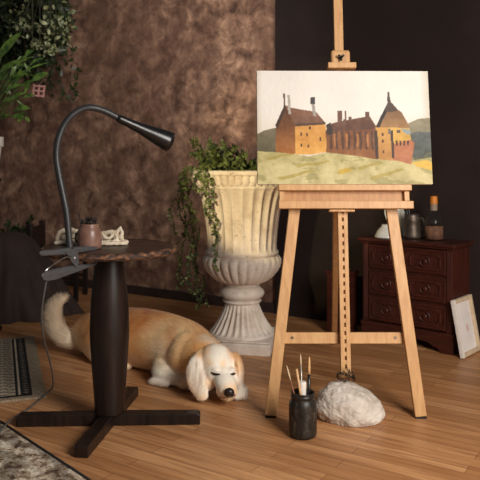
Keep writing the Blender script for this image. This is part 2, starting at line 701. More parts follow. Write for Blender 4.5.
# column
bm = bmesh.new()
colp = [(28, 425), (29, 415), (31, 395), (34.5, 372), (37.5, 350), (39, 335), (38.5, 320), (36.5, 300), (33, 280), (30, 264), (29, 258)]
zs = [max(0.052, CH - (y - HZ) * TY / F) for _, y in colp]
pr = [(w / 2 * TY / F, z) for (w, _), z in zip(colp, zs)]
pr = [(p.x, p.z) for p in spline([(r, 0, z) for r, z in pr], 4)]
pr[0] = (pr[0][0], 0.0505)
pr[-1] = (pr[-1][0], zt - 0.0305)
lathe(bm, pr, 40, mod=lambda r, z, th, i: r * (1 + 0.012 * noise.noise(Vector((math.cos(th) * 2, math.sin(th) * 2, z * 5)))))
obj('column', bm, M_darkwood, tbl, smooth=True)
for ang, L in ((2.0, 0.37), (182.0, 0.372), (263, 0.335), (83, 0.35)):
    a = math.radians(ang)
    d = Vector((math.cos(a), math.sin(a), 0))
    bm = bmesh.new()
    s0 = 0.0 if ang in (2.0, 182.0) else 0.026
    pa = d * s0
    hz = 0.049
    vsq = []
    sd = Vector((-d.y, d.x, 0)) * 0.026
    for q, hh in ((s0, hz), (L - 0.012, hz * 0.94), (L, hz * 0.8)):
        for s_ in (1, -1):
            for z in (0.001, hh):
                vsq.append(bm.verts.new(d * q + sd * s_ + Vector((0, 0, z))))
    for i in (0, 4):
        A = vsq[i:i + 8]
        bm.faces.new((A[0], A[1], A[5], A[4])); bm.faces.new((A[2], A[6], A[7], A[3]))
        bm.faces.new((A[1], A[3], A[7], A[5])); bm.faces.new((A[0], A[4], A[6], A[2]))
    bm.faces.new((vsq[0], vsq[2], vsq[3], vsq[1])); bm.faces.new((vsq[8], vsq[9], vsq[11], vsq[10]))
    ft = obj('foot', bm, M_darkwood, tbl, bevel=0.003)
    bm = bmesh.new()
    lathe(bm, [(0.005, 0.0), (0.005, 0.0015), (0.002, 0.002)], 10, c=d * (L - 0.06) + Vector((0, 0, hz * 0.97)))
    obj('screw', bm, M_chain, ft)

# ------------------------------------------------------------------ clip lamp
LD = 2.52


def LDf(x):
    return 2.56 + (x - 77) * 0.006


lamp = thing('clip_lamp', 'black gooseneck clip lamp clamped to the left edge of the round table', 'lamp', (P(69, 250, LD).x, LD, TZ + 0.02))
lo = Vector(lamp.location)
ly = 0.0
# neck and head, turned a little away from the camera towards the tip
pts = [(70, 249, 0), (68.5, 232, 0), (66.5, 212, 0), (62.5, 192, 0), (58.5, 172, 0), (56.5, 156, 0), (58, 141, 0.0), (63, 127, 0.005), (71, 116, 0.01), (81, 109.5, 0.02), (91, 107.5, 0.03), (102, 110, 0.045), (113, 115, 0.06), (124, 121, 0.075)]
wp = spline([P(x, y, LD + d) - lo for x, y, d in pts], 6)
bm = bmesh.new()
tube(bm, wp, [0.0118 + 0.0007 * (1 if (i // 1) % 2 else -1) for i in range(len(wp))], 14)
obj('gooseneck', bm, M_gooseneck, lamp, smooth=True)
hA = P(117, 117.5, LD + 0.066) - lo
hB = P(170, 142, LD + 0.16) - lo
hd = (hB - hA).normalized()
Q = hd.to_track_quat('Z', 'Y').to_matrix()
HL = (hB - hA).length
bm = bmesh.new()
hp = [(0.0125, 0), (0.0145, 0.05 * HL), (0.0165, 0.2 * HL), (0.020, 0.42 * HL), (0.027, 0.62 * HL), (0.034, 0.8 * HL), (0.0375, 0.93 * HL), (0.0385, HL), (0.0365, HL), (0.0345, 0.9 * HL), (0.025, 0.62 * HL), (0.012, 0.5 * HL)]
lathe(bm, hp, 36, c=hA, M=Q)
hsh = obj('lamp_shade', bm, M_black, lamp, smooth=True)
t = NT('warm glowing bulb')
t.b.inputs['Emission Color'].default_value = (1.0, 0.80, 0.42, 1)
t.b.inputs['Emission Strength'].default_value = 14
t.base((1, 0.9, 0.7, 1))
bm = bmesh.new()
bmesh.ops.create_uvsphere(bm, u_segments=16, v_segments=10, radius=0.016, matrix=Matrix.Translation(hA + hd * HL * 0.72))
obj('bulb', bm, t.m, lamp, smooth=True)
sp = bpy.data.lights.new('lamp_beam', 'SPOT')
sp.energy = 62
sp.color = (1.0, 0.82, 0.46)
sp.spot_size = math.radians(45)
sp.spot_blend = 0.3
sp.shadow_soft_size = 0.02
so = bpy.data.objects.new('lamp_beam', sp)
COL.objects.link(so)
so.location = lo + hA + hd * HL * 1.03
aim = Vector((0.30, 0.95, -0.09))
so.rotation_euler = aim.to_track_quat('-Z', 'Y').to_euler()


# clamp jaws
def jaw(name, pxs, mat):
    """a plate seen from the side: list of (px, py, halfwidth in depth)"""
    bm = bmesh.new()
    rows = []
    for x, y, hw, th in pxs:
        th *= LD / F
        p = P(x, y, LDf(x)) - lo
        rows.append([bm.verts.new(p + Vector((0, sy * hw, sz * th / 2))) for sy, sz in ((-1, 0.0), (-0.75, 1), (0.75, 1), (1, 0), (0.75, -1), (-0.75, -1))])
    for a, b in zip(rows, rows[1:]):
        for k in range(6):
            bm.faces.new((a[k], a[(k + 1) % 6], b[(k + 1) % 6], b[k]))
    bm.faces.new(rows[0][::-1])
    bm.faces.new(rows[-1])
    return obj(name, bm, mat, lamp, bevel=0.002)


jaw('upper_jaw', [(40.5, 252.5, 0.014, 2.5), (42.5, 252.8, 0.021, 4.5), (56, 252.0, 0.026, 5.0), (70, 250.4, 0.026, 6.0), (86, 248.6, 0.024, 5.0), (97, 248.4, 0.014, 3.0)], M_jaw)
jaw('lower_jaw', [(42.5, 275, 0.012, 3), (45, 275.2, 0.024, 7), (50, 275, 0.030, 9.5), (57, 273.6, 0.030, 10), (66, 271, 0.027, 9), (76, 268.6, 0.022, 7), (87, 266, 0.018, 4), (97, 263, 0.012, 2.5)], M_jaw)
bm = bmesh.new()
tube(bm, [P(x, y, LDf(x) - 0.024) - lo for x, y in ((45, 271), (52, 265.5), (60, 260), (66, 257), (72, 257))], 0.0028, 8)
obj('spring_arm', bm, M_steel, lamp, smooth=True)
for sgn in (-1, 1):
    bm = bmesh.new()
    pl_ = [P(x, y, LDf(x) - 0.006 + sgn * 0.013) - lo for x, y in ((66, 252), (77.5, 250.5), (79, 262), (77, 268), (72, 262))]
    f0 = [bm.verts.new(p - Vector((0, 0.002, 0))) for p in pl_]
    f1 = [bm.verts.new(p + Vector((0, 0.002, 0))) for p in pl_]
    bm.faces.new(f0); bm.faces.new(f1[::-1])
    for k in range(len(f0)):
        bm.faces.new((f0[k], f0[(k + 1) % len(f0)], f1[(k + 1) % len(f0)], f1[k]))
    obj('hinge_plate', bm, M_jaw, lamp)
bm = bmesh.new()
a = P(75, 257.5, LDf(75) - 0.006) - lo
tube(bm, [a + Vector((0, -0.018, 0)), a + Vector((0, 0.017, 0))], 0.0065, 12)
obj('rivet', bm, M_steel, lamp, smooth=True)
# cord
cp = [P(x, y, d) - lo for x, y, d in ((47, 278, 2.385), (43.5, 297, 2.41), (41.5, 318, 2.47), (44, 340, 2.62), (49.5, 360, 2.83), (52.5, 376, 3.03), (52.5, 387, 3.13))]
for x, y in ((47, 397), (30, 410), (11, 425), (-4, 441), (-18, 456)):
    cp.append(Vector(((x - 240) * floorD(y) / F, floorD(y), 0.0048)) - lo)
cp[7].z = 0.019 - lo.z
cp[8].z = 0.010 - lo.z
for k in (9, 10, 11):
    cp[k].z = 0.021 - lo.z
bm = bmesh.new()
tube(bm, spline(cp, 8), 0.0034, 6)
obj('power_cord', bm, plain('grey cord', srgb(92, 90, 90), 0.6), lamp, smooth=True)

# ------------------------------------------------------------------ pot and cloth on the table
pD = 2.76
p0 = P(89.5, 250, pD)
pot = thing('clay_pot', 'small glazed pinkish brown clay pot full of dark dried stems on the round table', 'pot', (p0.x, pD, TZ + 0.001))
s = pD / F
pr = [(9.5, 0), (11.6, 1), (12.2, 5), (12.2, 12), (12.0, 16), (11, 19.5), (9.6, 22), (9.2, 23.5), (9.8, 25), (9.0, 25.2), (8.2, 23.5), (7.5, 15), (3, 14)]
bm = bmesh.new()
lathe(bm, [(r * s, z * s) for r, z in pr], 40)
obj('body', bm, plain('brown glazed clay', srgb(136, 102, 88), 0.35, srgb(108, 76, 64), 22, 0.05), pot, smooth=True)
bm = bmesh.new()
tube(bm, [Vector((-10.5, -2, 17)) * s, Vector((-13, -2, 15)) * s, Vector((-13.6, -2, 10)) * s, Vector((-12, -2, 6)) * s], 0.0045, 8)
obj('handle', bm, plain('dark glazed clay', srgb(48, 36, 32), 0.35), pot, smooth=True)
bm = bmesh.new()
for i in range(26):
    a = random.uniform(0, 2 * PI)
    r = random.uniform(0, 6.5) * s
    b = Vector((r * math.cos(a), r * math.sin(a), 15 * s))
    tip = Vector((b.x * 1.25, b.y * 1.25, random.uniform(26, 32) * s))
    tube(bm, [b, (b + tip) / 2 + rdir() * 0.002, tip], [0.0015, 0.002, 0.0012], 5)
    bmesh.ops.create_icosphere(bm, subdivisions=1, radius=random.uniform(0.004, 0.007), matrix=Matrix.Translation(tip))
tube(bm, [Vector((-6, -3, 15)) * s, Vector((-9.8, -4, 36)) * s], [0.003, 0.003], 6)
obj('dried_stems', bm, plain('blackened stems', srgb(36, 28, 27), 0.6), pot, smooth=True)

# crumpled cream cloth behind the pot: shaped slab with folds and a raised end
cD = 2.91
cc = P(93, 246, cD)
cs = cD / F
bm = bmesh.new()


def roll(pts, r0, r1):
    """a rolled fold: (px right of the middle, depth px, height px)"""
    pp = spline([Vector(p) * cs for p in pts], 8)
    for i, p in enumerate(pp):
        r = np.interp(i / (len(pp) - 1), [0, 0.5, 1], [r0, max(r0, r1), r1]) * cs
        bmesh.ops.create_icosphere(bm, subdivisions=2, radius=r, matrix=Matrix.Translation(p))


roll([(-35, -6, 2.2), (-20, -3, 2.2), (0, 0, 2.2), (20, -4, 2.4), (34, -7, 2.2)], 2.3, 2.5)
roll([(-33, 4, 2), (-10, 8, 2.2), (12, 6, 2.2), (33, 2, 2)], 2.4, 2.4)
roll([(6, -9, 2.0), (16, -11, 2.0), (28, -10, 2.0), (33, -7, 1.8)], 2.1, 2.1)
roll([(-35, -2, 4), (-34, -2, 10), (-29, 0, 13.5), (-21, 2, 13.5), (-13, 4, 11)], 2.2, 2.8)
roll([(-30, 3, 6), (-20, 5, 8), (-8, 6, 8)], 3.2, 3.2)
roll([(-6, 6, 8), (8, 5, 10), (16, 4, 11.5), (23, 3, 12), (27, 2, 16.5)], 2.8, 1.6)
roll([(6, 4, 6), (18, 4, 7), (28, 2, 7)], 3.4, 3.0)
roll([(27, 2, 15.5), (29, 1, 11), (28, 0, 6)], 1.5, 2.0)
roll([(9, -2, 11), (12, -5, 8), (16, -6, 6.5), (20, -5, 8.5), (18, -3, 11)], 1.6, 1.4)
roll([(20, -3, 11), (24, -5, 9), (25, -7, 5.5), (21, -8, 4)], 1.6, 1.3)
clo = obj('paint_cloth', bm, None)
mr = clo.modifiers.new('r', 'REMESH'); mr.mode = 'VOXEL'; mr.voxel_size = 0.0034
ms2 = clo.modifiers.new('s', 'SMOOTH'); ms2.factor = 0.5; ms2.iterations = 3
dg0 = bpy.context.evaluated_depsgraph_get()
dg0.update()
cm = bpy.data.meshes.new_from_object(clo.evaluated_get(dg0))
clo.modifiers.clear()
clo.data = cm
for v_ in cm.vertices:
    n_ = noise.noise(v_.co * 60) * 0.0022
    v_.co += Vector((n_, n_, n_))
    v_.co.z = max(0.0005, v_.co.z)
cm.polygons.foreach_set('use_smooth', [True] * len(cm.polygons))
cm.materials.clear()
cm.materials.append(M_cream)
clo.location = (cc.x, cD, TZ + 0.0015)
tag(clo, 'crumpled cream cloth lying on the round table behind the brown pot', 'cloth')

# ------------------------------------------------------------------ dog
DO = Vector((-0.45, 3.55, 0))
dog = thing('dog', 'golden and white dog asleep on the wooden floor, head down and plumed tail up', 'dog', DO)
bm = bmesh.new()


def ell(c, r, xdir=(1, 0, 0), up=(0, 0, 1)):
    x = Vector(xdir).normalized()
    z = Vector(up)
    z = (z - x * z.dot(x)).normalized()
    y = z.cross(x)
    R = Matrix((x, y, z)).transposed().to_4x4()
    m = Matrix.Translation(Vector(c) - DO) @ R @ Matrix.Diagonal((r[0], r[1], r[2], 1))
    bmesh.ops.create_icosphere(bm, subdivisions=4, radius=1, matrix=m)


def chain(pts, rads, m=6):
    """row of overlapping balls"""
    pp = spline(pts, m)
    rr = lerp_list(rads, len(pp))
    for p, r in zip(pp, rr):
        bmesh.ops.create_icosphere(bm, subdivisions=3, radius=r, matrix=Matrix.Translation(p - DO))


sd = Vector((0.8, -0.6, 0))
# trunk
spine = [(-0.845, 3.925, 0.105), (-0.76, 3.865, 0.122), (-0.64, 3.775, 0.137), (-0.52, 3.685, 0.145), (-0.40, 3.595, 0.146), (-0.29, 3.495, 0.142), (-0.225, 3.41, 0.134), (-0.17, 3.32, 0.135)]
rads = [(0.095, 0.105), (0.135, 0.128), (0.150, 0.142), (0.156, 0.149), (0.154, 0.146), (0.145, 0.136), (0.125, 0.122), (0.10, 0.10)]
sp_ = spline(spine, 8)
ra_ = lerp_list([r[0] for r in rads], len(sp_))
rb_ = lerp_list([r[1] for r in rads], len(sp_))
for i_, q_ in enumerate(sp_):
    tg_ = sp_[min(i_ + 1, len(sp_) - 1)] - sp_[max(i_ - 1, 0)]
    ell(q_, (0.085, ra_[i_], rb_[i_]), tg_)
# haunch and hind leg
ell((-0.73, 3.72, 0.10), (0.15, 0.07, 0.10), sd)
chain([(-0.74, 3.70, 0.05), (-0.66, 3.63, 0.035), (-0.58, 3.60, 0.03)], [0.05, 0.035, 0.028])
# shoulder, neck
ell((-0.235, 3.40, 0.13), (0.12, 0.12, 0.125), sd)
ell((-0.17, 3.32, 0.135), (0.11, 0.10, 0.10), Vector((0.6, -0.8, 0.05)))
# near front leg folded, paw forward
ell((-0.37, 3.46, 0.11), (0.07, 0.055, 0.11), (1, -0.3, 0), (0.1, -0.2, 1))
chain([(-0.36, 3.42, 0.075), (-0.345, 3.385, 0.055), (-0.31, 3.36, 0.048), (-0.26, 3.345, 0.042)], [0.062, 0.055, 0.05, 0.045])
ell((-0.345, 3.375, 0.058), (0.075, 0.052, 0.050), (1, -0.15, -0.1))
ell((-0.300, 3.350, 0.040), (0.085, 0.045, 0.040), (1, -0.3, 0))
for k in range(4):
    ell((-0.408 + 0.019 * k, 3.352 - 0.009 * k, 0.020), (0.0135, 0.024, 0.018), (0.2, 1, 0))
ell((-0.375, 3.370, 0.032), (0.045, 0.035, 0.030), (1, -0.2, 0))
ell((-0.25, 3.31, 0.035), (0.05, 0.06, 0.035))
# far front paw beside the muzzle
chain([(-0.09, 3.28, 0.05), (-0.03, 3.22, 0.04), (0.004, 3.16, 0.032)], [0.045, 0.035, 0.03])
for k in range(3):
    ell((-0.016 + k * 0.016, 3.135 + 0.006 * k, 0.024), (0.0125, 0.02, 0.02))
# head
sk = P(217, 364, 3.18)
ns = P(230, 390.5, 3.035)
hx = (ns - sk).normalized()
ell(sk + Vector((-0.004, 0.008, 0.006)), (0.092, 0.080, 0.078), hx)
ell(sk + Vector((0, -0.01, -0.022)), (0.075, 0.082, 0.07), (1, 0, 0))
ell(P(206, 380, 3.15), (0.045, 0.05, 0.05))          # cheek left
ell(P(234, 376, 3.17), (0.035, 0.05, 0.05))          # cheek right
mz = sk.lerp(ns, 0.62)
ell(mz + Vector((0, 0, -0.006)), (0.085, 0.047, 0.042), hx)
ell(sk.lerp(ns, 0.86) + Vector((-0.003, 0.004, -0.010)), (0.052, 0.043, 0.036), hx)
ell(sk.lerp(ns, 0.80) + Vector((-0.010, 0.02, -0.040)), (0.062, 0.036, 0.026), (0.4, -0.9, -0.1))   # lower jaw
ell(sk.lerp(ns, 0.42) + Vector((0, -0.004, 0.024)), (0.05, 0.028, 0.022), hx)      # bridge
ell(P(216.5, 369.5, 3.10), (0.022, 0.02, 0.011))     # brows
ell(P(232.5, 370, 3.115), (0.018, 0.018, 0.011))
# ears
er = [(202, 353, 3.20, 0.026), (196.5, 361, 3.155, 0.034), (194.5, 371, 3.125, 0.042), (196, 381, 3.105, 0.048), (199, 389, 3.095, 0.046), (202.5, 396.5, 3.09, 0.026)]
pp = spline([P(x, y, d) for x, y, d, _ in er], 4)
ww = lerp_list([w for *_, w in er], len(pp))
for p, w in zip(pp, ww):
    ell(p, (w, 0.012, 0.02), (0.95, -0.25, 0.05), (0, 0, 1))
er = [(235, 356, 3.20, 0.03), (239, 362, 3.17, 0.036), (241, 371, 3.16, 0.042), (240.5, 380, 3.16, 0.036), (239.5, 387, 3.16, 0.018)]
pp = spline([P(x, y, d) for x, y, d, _ in er], 4)
ww = lerp_list([w for *_, w in er], len(pp))
for p, w in zip(pp, ww):
    ell(p, (0.012, w, 0.02), (0.95, -0.2, 0.0), (0, 0, 1))
# tail
tl = [(92, 343, 3.88), (80, 342, 3.90), (66, 337.5, 3.90), (56.5, 328, 3.90), (53.5, 315, 3.90), (57, 304, 3.90), (64, 299, 3.90)]
TL = [P(*q) for q in tl]
chain(TL, [0.042, 0.040, 0.044, 0.050, 0.044, 0.028, 0.010], 5)

b_o = obj('body', bm, None, dog)
md = b_o.modifiers.new('r', 'REMESH')
md.mode = 'VOXEL'
md.voxel_size = 0.0058
ms = b_o.modifiers.new('s', 'SMOOTH')
ms.factor = 0.5
ms.iterations = 7
dg = bpy.context.evaluated_depsgraph_get()
dg.update()
newme = bpy.data.meshes.new_from_object(b_o.evaluated_get(dg))
b_o.modifiers.clear()
b_o.data = newme
nv = len(newme.vertices)
co = np.empty(nv * 3)
newme.vertices.foreach_get('co', co)
co = co.reshape(-1, 3)
# rest on the floor
co[:, 2] = np.maximum(co[:, 2], 0.002)
newme.vertices.foreach_set('co', co.ravel())
newme.update()
newme.polygons.foreach_set('use_smooth', [True] * len(newme.polygons))
nr = np.empty(nv * 3)
newme.vertices.foreach_get('normal', nr)
nr = nr.reshape(-1, 3)


def px_of(W):
    return 240 + W[:, 0] * F / W[:, 1], HZ + (CH - W[:, 2]) * F / W[:, 1]


GOLD = npsrgb([242, 180, 112]); AMBER = npsrgb([202, 122, 60]); WHITE = npsrgb([250, 238, 222]); CREAM = npsrgb([244, 218, 184]); PEACH = npsrgb([246, 206, 156])


def sm(d, a, b):
    t_ = np.clip((d - a) / (b - a), 0, 1)
    return t_ * t_ * (3 - 2 * t_)


def blob(W, c, r, soft=0.5):
    d = np.linalg.norm((W - np.array(c)) / np.array(r), axis=1)
    return 1 - sm(d, 1 - soft, 1 + soft)


def dog_colour(L):
    """coat pigment as a function of place on the body"""
    W = L + np.array(DO)
    nz = np.array([noise.noise(Vector((p[0] * 22, p[1] * 22, p[2] * 14))) for p in W])[:, None]
    c = np.tile(GOLD, (len(W), 1))

    def over(col, m):
        nonlocal c
        m = np.clip(m, 0, 1)[:, None]
        c = c * (1 - m) + col * m
    over(AMBER, 0.85 * blob(W, (-0.53, 3.64, 0.26), (0.17, 0.15, 0.11)) * (0.75 + 0.6 * nz[:, 0]))
    over(AMBER, 0.5 * blob(W, (-0.72, 3.75, 0.18), (0.10, 0.10, 0.10)))
    over(PEACH, 0.9 * blob(W, (-0.34, 3.40, 0.20), (0.16, 0.14, 0.12)))
    over(AMBER, 0.35 * blob(W, (-0.33, 3.40, 0.22), (0.03, 0.09, 0.08)))
    over(CREAM, 0.9 * (1 - sm(W[:, 2], 0.03, 0.14)))
    over(CREAM, 0.8 * blob(W, (-0.36, 3.44, 0.12), (0.07, 0.10, 0.08)))
    over(WHITE, blob(W, (-0.33, 3.36, 0.04), (0.12, 0.07, 0.06)))
    over(CREAM, 0.8 * blob(W, (-0.86, 3.90, 0.06), (0.13, 0.16, 0.11)))
    over(WHITE, blob(W, tuple(P(212, 339, 3.30)), (0.055, 0.06, 0.03)) * 0.6)
    # head
    over(WHITE, blob(W, tuple(P(216, 368, 3.12)), (0.135, 0.12, 0.125), 0.25))
    over(GOLD, 0.75 * blob(W, tuple(P(203, 350, 3.2)), (0.045, 0.08, 0.034)))
    over(GOLD, 0.75 * blob(W, tuple(P(236, 352, 3.2)), (0.04, 0.08, 0.034)))
    ear = blob(W, tuple(P(197, 378, 3.11)), (0.06, 0.035, 0.10), 0.3)
    st = np.array([noise.noise(Vector((p[0] * 90, 0.0, p[2] * 12))) for p in W])
    over(npsrgb([196, 172, 152]), ear * np.clip(0.35 + 1.3 * st, 0, 0.9))
    over(GOLD, 0.7 * blob(W, tuple(P(239, 364, 3.17)), (0.02, 0.08, 0.045)))
    over(PEACH, 0.6 * blob(W, tuple(P(208.5, 362.5, 3.12)), (0.022, 0.05, 0.018)))
    over(PEACH, 0.6 * blob(W, tuple(P(223, 365, 3.09)), (0.014, 0.05, 0.016)))
    over(PEACH, 0.5 * blob(W, tuple(P(210, 384, 3.09)), (0.025, 0.05, 0.025)))
    over(PEACH, 0.45 * blob(W, tuple(P(187, 384, 3.12)), (0.012, 0.05, 0.02)))
    over(WHITE, blob(W, (0.0, 3.15, 0.03), (0.06, 0.07, 0.05)))
    # tail
    dt = np.min(np.stack([np.linalg.norm(W - np.array(q), axis=1) for q in spline(TL[1:], 6)]), axis=0)
    over(npsrgb([230, 208, 180]), 1 - sm(dt, 0.06, 0.10))
    return np.clip(c * (1 + 0.10 * nz), 0, 1)


M_fur = attr_mat('dog coat', 0.85, 0, 0, 0.15, 0.15)
newme.materials.clear()
newme.materials.append(M_fur)
set_pigment(b_o, dog_colour(co))

# fur: short tapered hairs lying along the coat
tri = []
newme.calc_loop_triangles()
tri = np.array([tuple(t_.vertices) for t_ in newme.loop_triangles])
A, B, C = co[tri[:, 0]], co[tri[:, 1]], co[tri[:, 2]]
ar = np.linalg.norm(np.cross(B - A, C - A), axis=1)
NH = 60000
pick = rng.choice(len(tri), NH, p=ar / ar.sum())
u1, u2 = rng.random(NH), rng.random(NH)
fl_ = u1 + u2 > 1
u1[fl_], u2[fl_] = 1 - u1[fl_], 1 - u2[fl_]
pb = A[pick] + (B - A)[pick] * u1[:, None] + (C - A)[pick] * u2[:, None]
nb = nr[tri[pick, 0]]
Wp = pb + np.array(DO)
keep = pb[:, 2] > 0.006
pb, nb, Wp = pb[keep], nb[keep], Wp[keep]
comb = np.tile(np.array([-0.75, 0.55, -0.35]), (len(pb), 1))
headm = blob(Wp, tuple(P(216, 370, 3.12)), (0.15, 0.14, 0.14), 0.15)
hc = np.array(-hx)
comb = comb * (1 - headm[:, None]) + (hc + np.array([0, 0, -0.3])) * headm[:, None]
# ears comb downward
earm = blob(Wp, tuple(P(197, 378, 3.11)), (0.055, 0.04, 0.10), 0.2)
comb = comb * (1 - earm[:, None]) + np.array([0.05, -0.05, -1.0]) * earm[:, None]
# tail: outward along the tail
tp = np.array([tuple(q) for q in spline(TL, 6)])
ttan = np.gradient(tp, axis=0)
ttan /= np.linalg.norm(ttan, axis=1)[:, None]
dts = np.linalg.norm(Wp[:, None, :] - tp[None], axis=2)
ti = dts.argmin(1)
dtm = dts.min(1)
tailm = (1 - sm(dtm, 0.055, 0.075)) * (ti > 6)
cx = tp[:, 0].mean() + 0.02
fan = ttan[ti] * 0.75 + np.array([-0.45, 0, 0.0]) * 1.0
comb = comb * (1 - tailm[:, None]) + fan * tailm[:, None]
comb += rng.normal(0, 0.16, comb.shape)
comb -= nb * np.sum(comb * nb, axis=1)[:, None]
comb /= np.linalg.norm(comb, axis=1)[:, None] + 1e-6
hl = 0.024 * rng.uniform(0.6, 1.2, len(pb))
hl = hl * (1 - headm) + 0.012 * headm
hl = hl * (1 - earm) + 0.014 * earm
hl = hl * (1 - tailm) + 0.046 * rng.uniform(0.5, 1.25, len(pb)) * tailm
lift = 0.36 - 0.12 * headm + 0.2 * tailm
hd_ = comb + nb * lift[:, None]
hd_ /= np.linalg.norm(hd_, axis=1)[:, None]
side = np.cross(hd_, nb)
side /= np.linalg.norm(side, axis=1)[:, None] + 1e-6
wd = 0.0013 * (1 + 0.6 * tailm)
v0 = pb - side * wd[:, None] - nb * 0.001
v1 = pb + side * wd[:, None] - nb * 0.001
v2 = pb + hd_ * hl[:, None] - nb * (hl * 0.08)[:, None]
V = np.stack([v0, v1, v2], 1).reshape(-1, 3)
V[:, 2] = np.maximum(V[:, 2], 0.0015)
me = bpy.data.meshes.new('fur')
me.from_pydata(V.tolist(), [], np.arange(len(V)).reshape(-1, 3).tolist())
me.update()
fur = bpy.data.objects.new('fur', me)
COL.objects.link(fur)
fur.parent = dog
me.materials.append(M_fur)
cols = dog_colour(pb) * rng.uniform(0.86, 1.3, (len(pb), 1))
set_pigment(fur, np.repeat(np.clip(cols, 0, 1), 3, axis=0))
me.polygons.foreach_set('use_smooth', [True] * len(me.polygons))
me.normals_split_custom_set_from_vertices(np.repeat(nb, 3, axis=0).tolist())

# nose, closed eyes, mouth
M_nose = plain('dog nose', srgb(44, 32, 30), 0.35, srgb(28, 20, 19), 60)
bm = bmesh.new()
nc = P(229.3, 392.3, 3.003) - DO
for cx_, rx, ry, rz, dz in ((0, 0.022, 0.016, 0.017, 0.002), (-0.010, 0.013, 0.014, 0.014, -0.005), (0.010, 0.013, 0.014, 0.014, -0.005)):
    bmesh.ops.create_icosphere(bm, subdivisions=3, radius=1, matrix=Matrix.Translation(nc + Vector((cx_, 0, dz))) @ Matrix.Diagonal((rx, ry, rz, 1)))
nose = obj('nose', bm, M_nose, dog)
mr = nose.modifiers.new('r', 'REMESH'); mr.mode = 'VOXEL'; mr.voxel_size = 0.002
mr.use_smooth_shade = True
bvh_pts = co


def on_face(px, py, D0=3.1):
    """surface point of the dog on the ray through a point of the face"""
    from mathutils.bvhtree import BVHTree
    o_ = Vector((0, 0, CH))
    d_ = (P(px, py, 3.0) - o_).normalized()
    hit = on_face.b.ray_cast(o_ - DO, d_)
    return hit[0], hit[1]


from mathutils.bvhtree import BVHTree
on_face.b = BVHTree.FromPolygons([tuple(x) for x in co], [tuple(t_) for t_ in tri.tolist()])
M_eye = plain('dark closed eyelid', srgb(34, 22, 18), 0.4)
for ex in ([(211.3, 372.3), (214, 373.8), (217, 374.6), (220.3, 374.6)], [(230.3, 374.6), (233, 374.3), (235.2, 373.4)]):
    pts = []
    for x, y in ex:
        h, n_ = on_face(x, y)
        if h is not None:
            pts.append(h + n_ * 0.002)
    if len(pts) > 2:
        bm = bmesh.new()
        pp = spline(pts, 4)
        tube(bm, pp, [0.0022 + 0.0034 * math.sin(PI * i / (len(pp) - 1)) for i in range(len(pp))], 8)
        obj('eye', bm, M_eye, dog, smooth=True)
pts = []
for x, y in ((216, 395.5), (220, 397), (224, 397.8), (227.5, 396.8), (231, 397), (235, 395)):
    h, n_ = on_face(x, y)
    if h is not None and h.y + DO.y < 3.16:
        pts.append(h + n_ * 0.001)
if len(pts) > 2:
    bm = bmesh.new()
    tube(bm, spline(pts, 4), 0.0025, 6)
    obj('mouth', bm, M_eye, dog, smooth=True)

# ------------------------------------------------------------------ easel
EX = 0.4465
easel = thing('easel', 'tall pale beech studio easel holding the castle painting', 'easel', (EX, 2.93, 0))
eo = Vector(easel.location)
TILT = 0.15


def E(x, z, fwd=0.0):
    """point on the easel plane in easel coordinates; fwd is towards the viewer"""
    return Vector((x, TILT * z - fwd, z))


eup = Vector((0, 1, -TILT)).normalized()


def ebar(name, a, b, w, d, mat=M_easel, parent=easel, bev=0.003):
    bm = bmesh.new()
    bar(bm, a, b, w, d, (0, 1, 0))
    return obj(name, bm, mat, parent, bevel=bev)


def ebox(name, x0, x1, z0, z1, f0, f1, mat=M_easel, parent=easel, bev=0.0025):
    """board lying in the tilted plane"""
    R = Matrix.Rotation(-math.atan(TILT), 3, 'X')
    bm = bmesh.new()
    c = E((x0 + x1) / 2, (z0 + z1) / 2) + R @ Vector((0, -(f0 + f1) / 2, 0))
    box(bm, c, (x1 - x0, f1 - f0, (z1 - z0)), R)
    return obj(name, bm, mat, parent, bevel=bev)


lf = P(270.5, 416, 2.94) - eo
rf = P(420.5, 417.5, 2.93) - eo
lt = Vector((-0.199, TILT * 0.93 + 0.008, 0.93))
rt = Vector((0.2085, TILT * 0.93 + 0.008, 0.93))
for nm, f_, t_ in (('left', lf, lt), ('right', rf, rt)):
    f_.z = 0.006
    lg = ebar('leg', f_, t_, 0.048, 0.026)
    bm = bmesh.new()
    box(bm, f_ + Vector((0, 0, -0.002)), (0.046, 0.03, 0.007))
    obj('rubber_foot', bm, M_black, lg)
# rear strut
ebar('rear_leg', Vector((0.105, 1.17, 0.012)), Vector((-0.012, 0.215, 1.02)), 0.030, 0.024, M_easel_d)
# mast: two rails with ratchet strip, single bar above
mz0 = 0.158
for sx in (-1, 1):
    ebox('mast_rail', sx * 0.0125 - 0.0085 if sx > 0 else -0.021, 0.021 if sx > 0 else -0.004, mz0, 1.02, -0.012, 0.014, bev=0.0015)
ebox('mast', -0.0205, 0.0205, 1.02, 2.15, -0.012, 0.012)
bm = bmesh.new()
R = Matrix.Rotation(-math.atan(TILT), 3, 'X')
box(bm, E(0, 0.58, -0.006), (0.008, 0.004, 0.84), R)
k = 0
z = 0.19
while z < 0.95:
    box(bm, E(0, z, 0.003), (0.0085, 0.018, 0.017), R)
    z += 0.034
    k += 1
obj('ratchet_strip', bm, M_easel, easel)
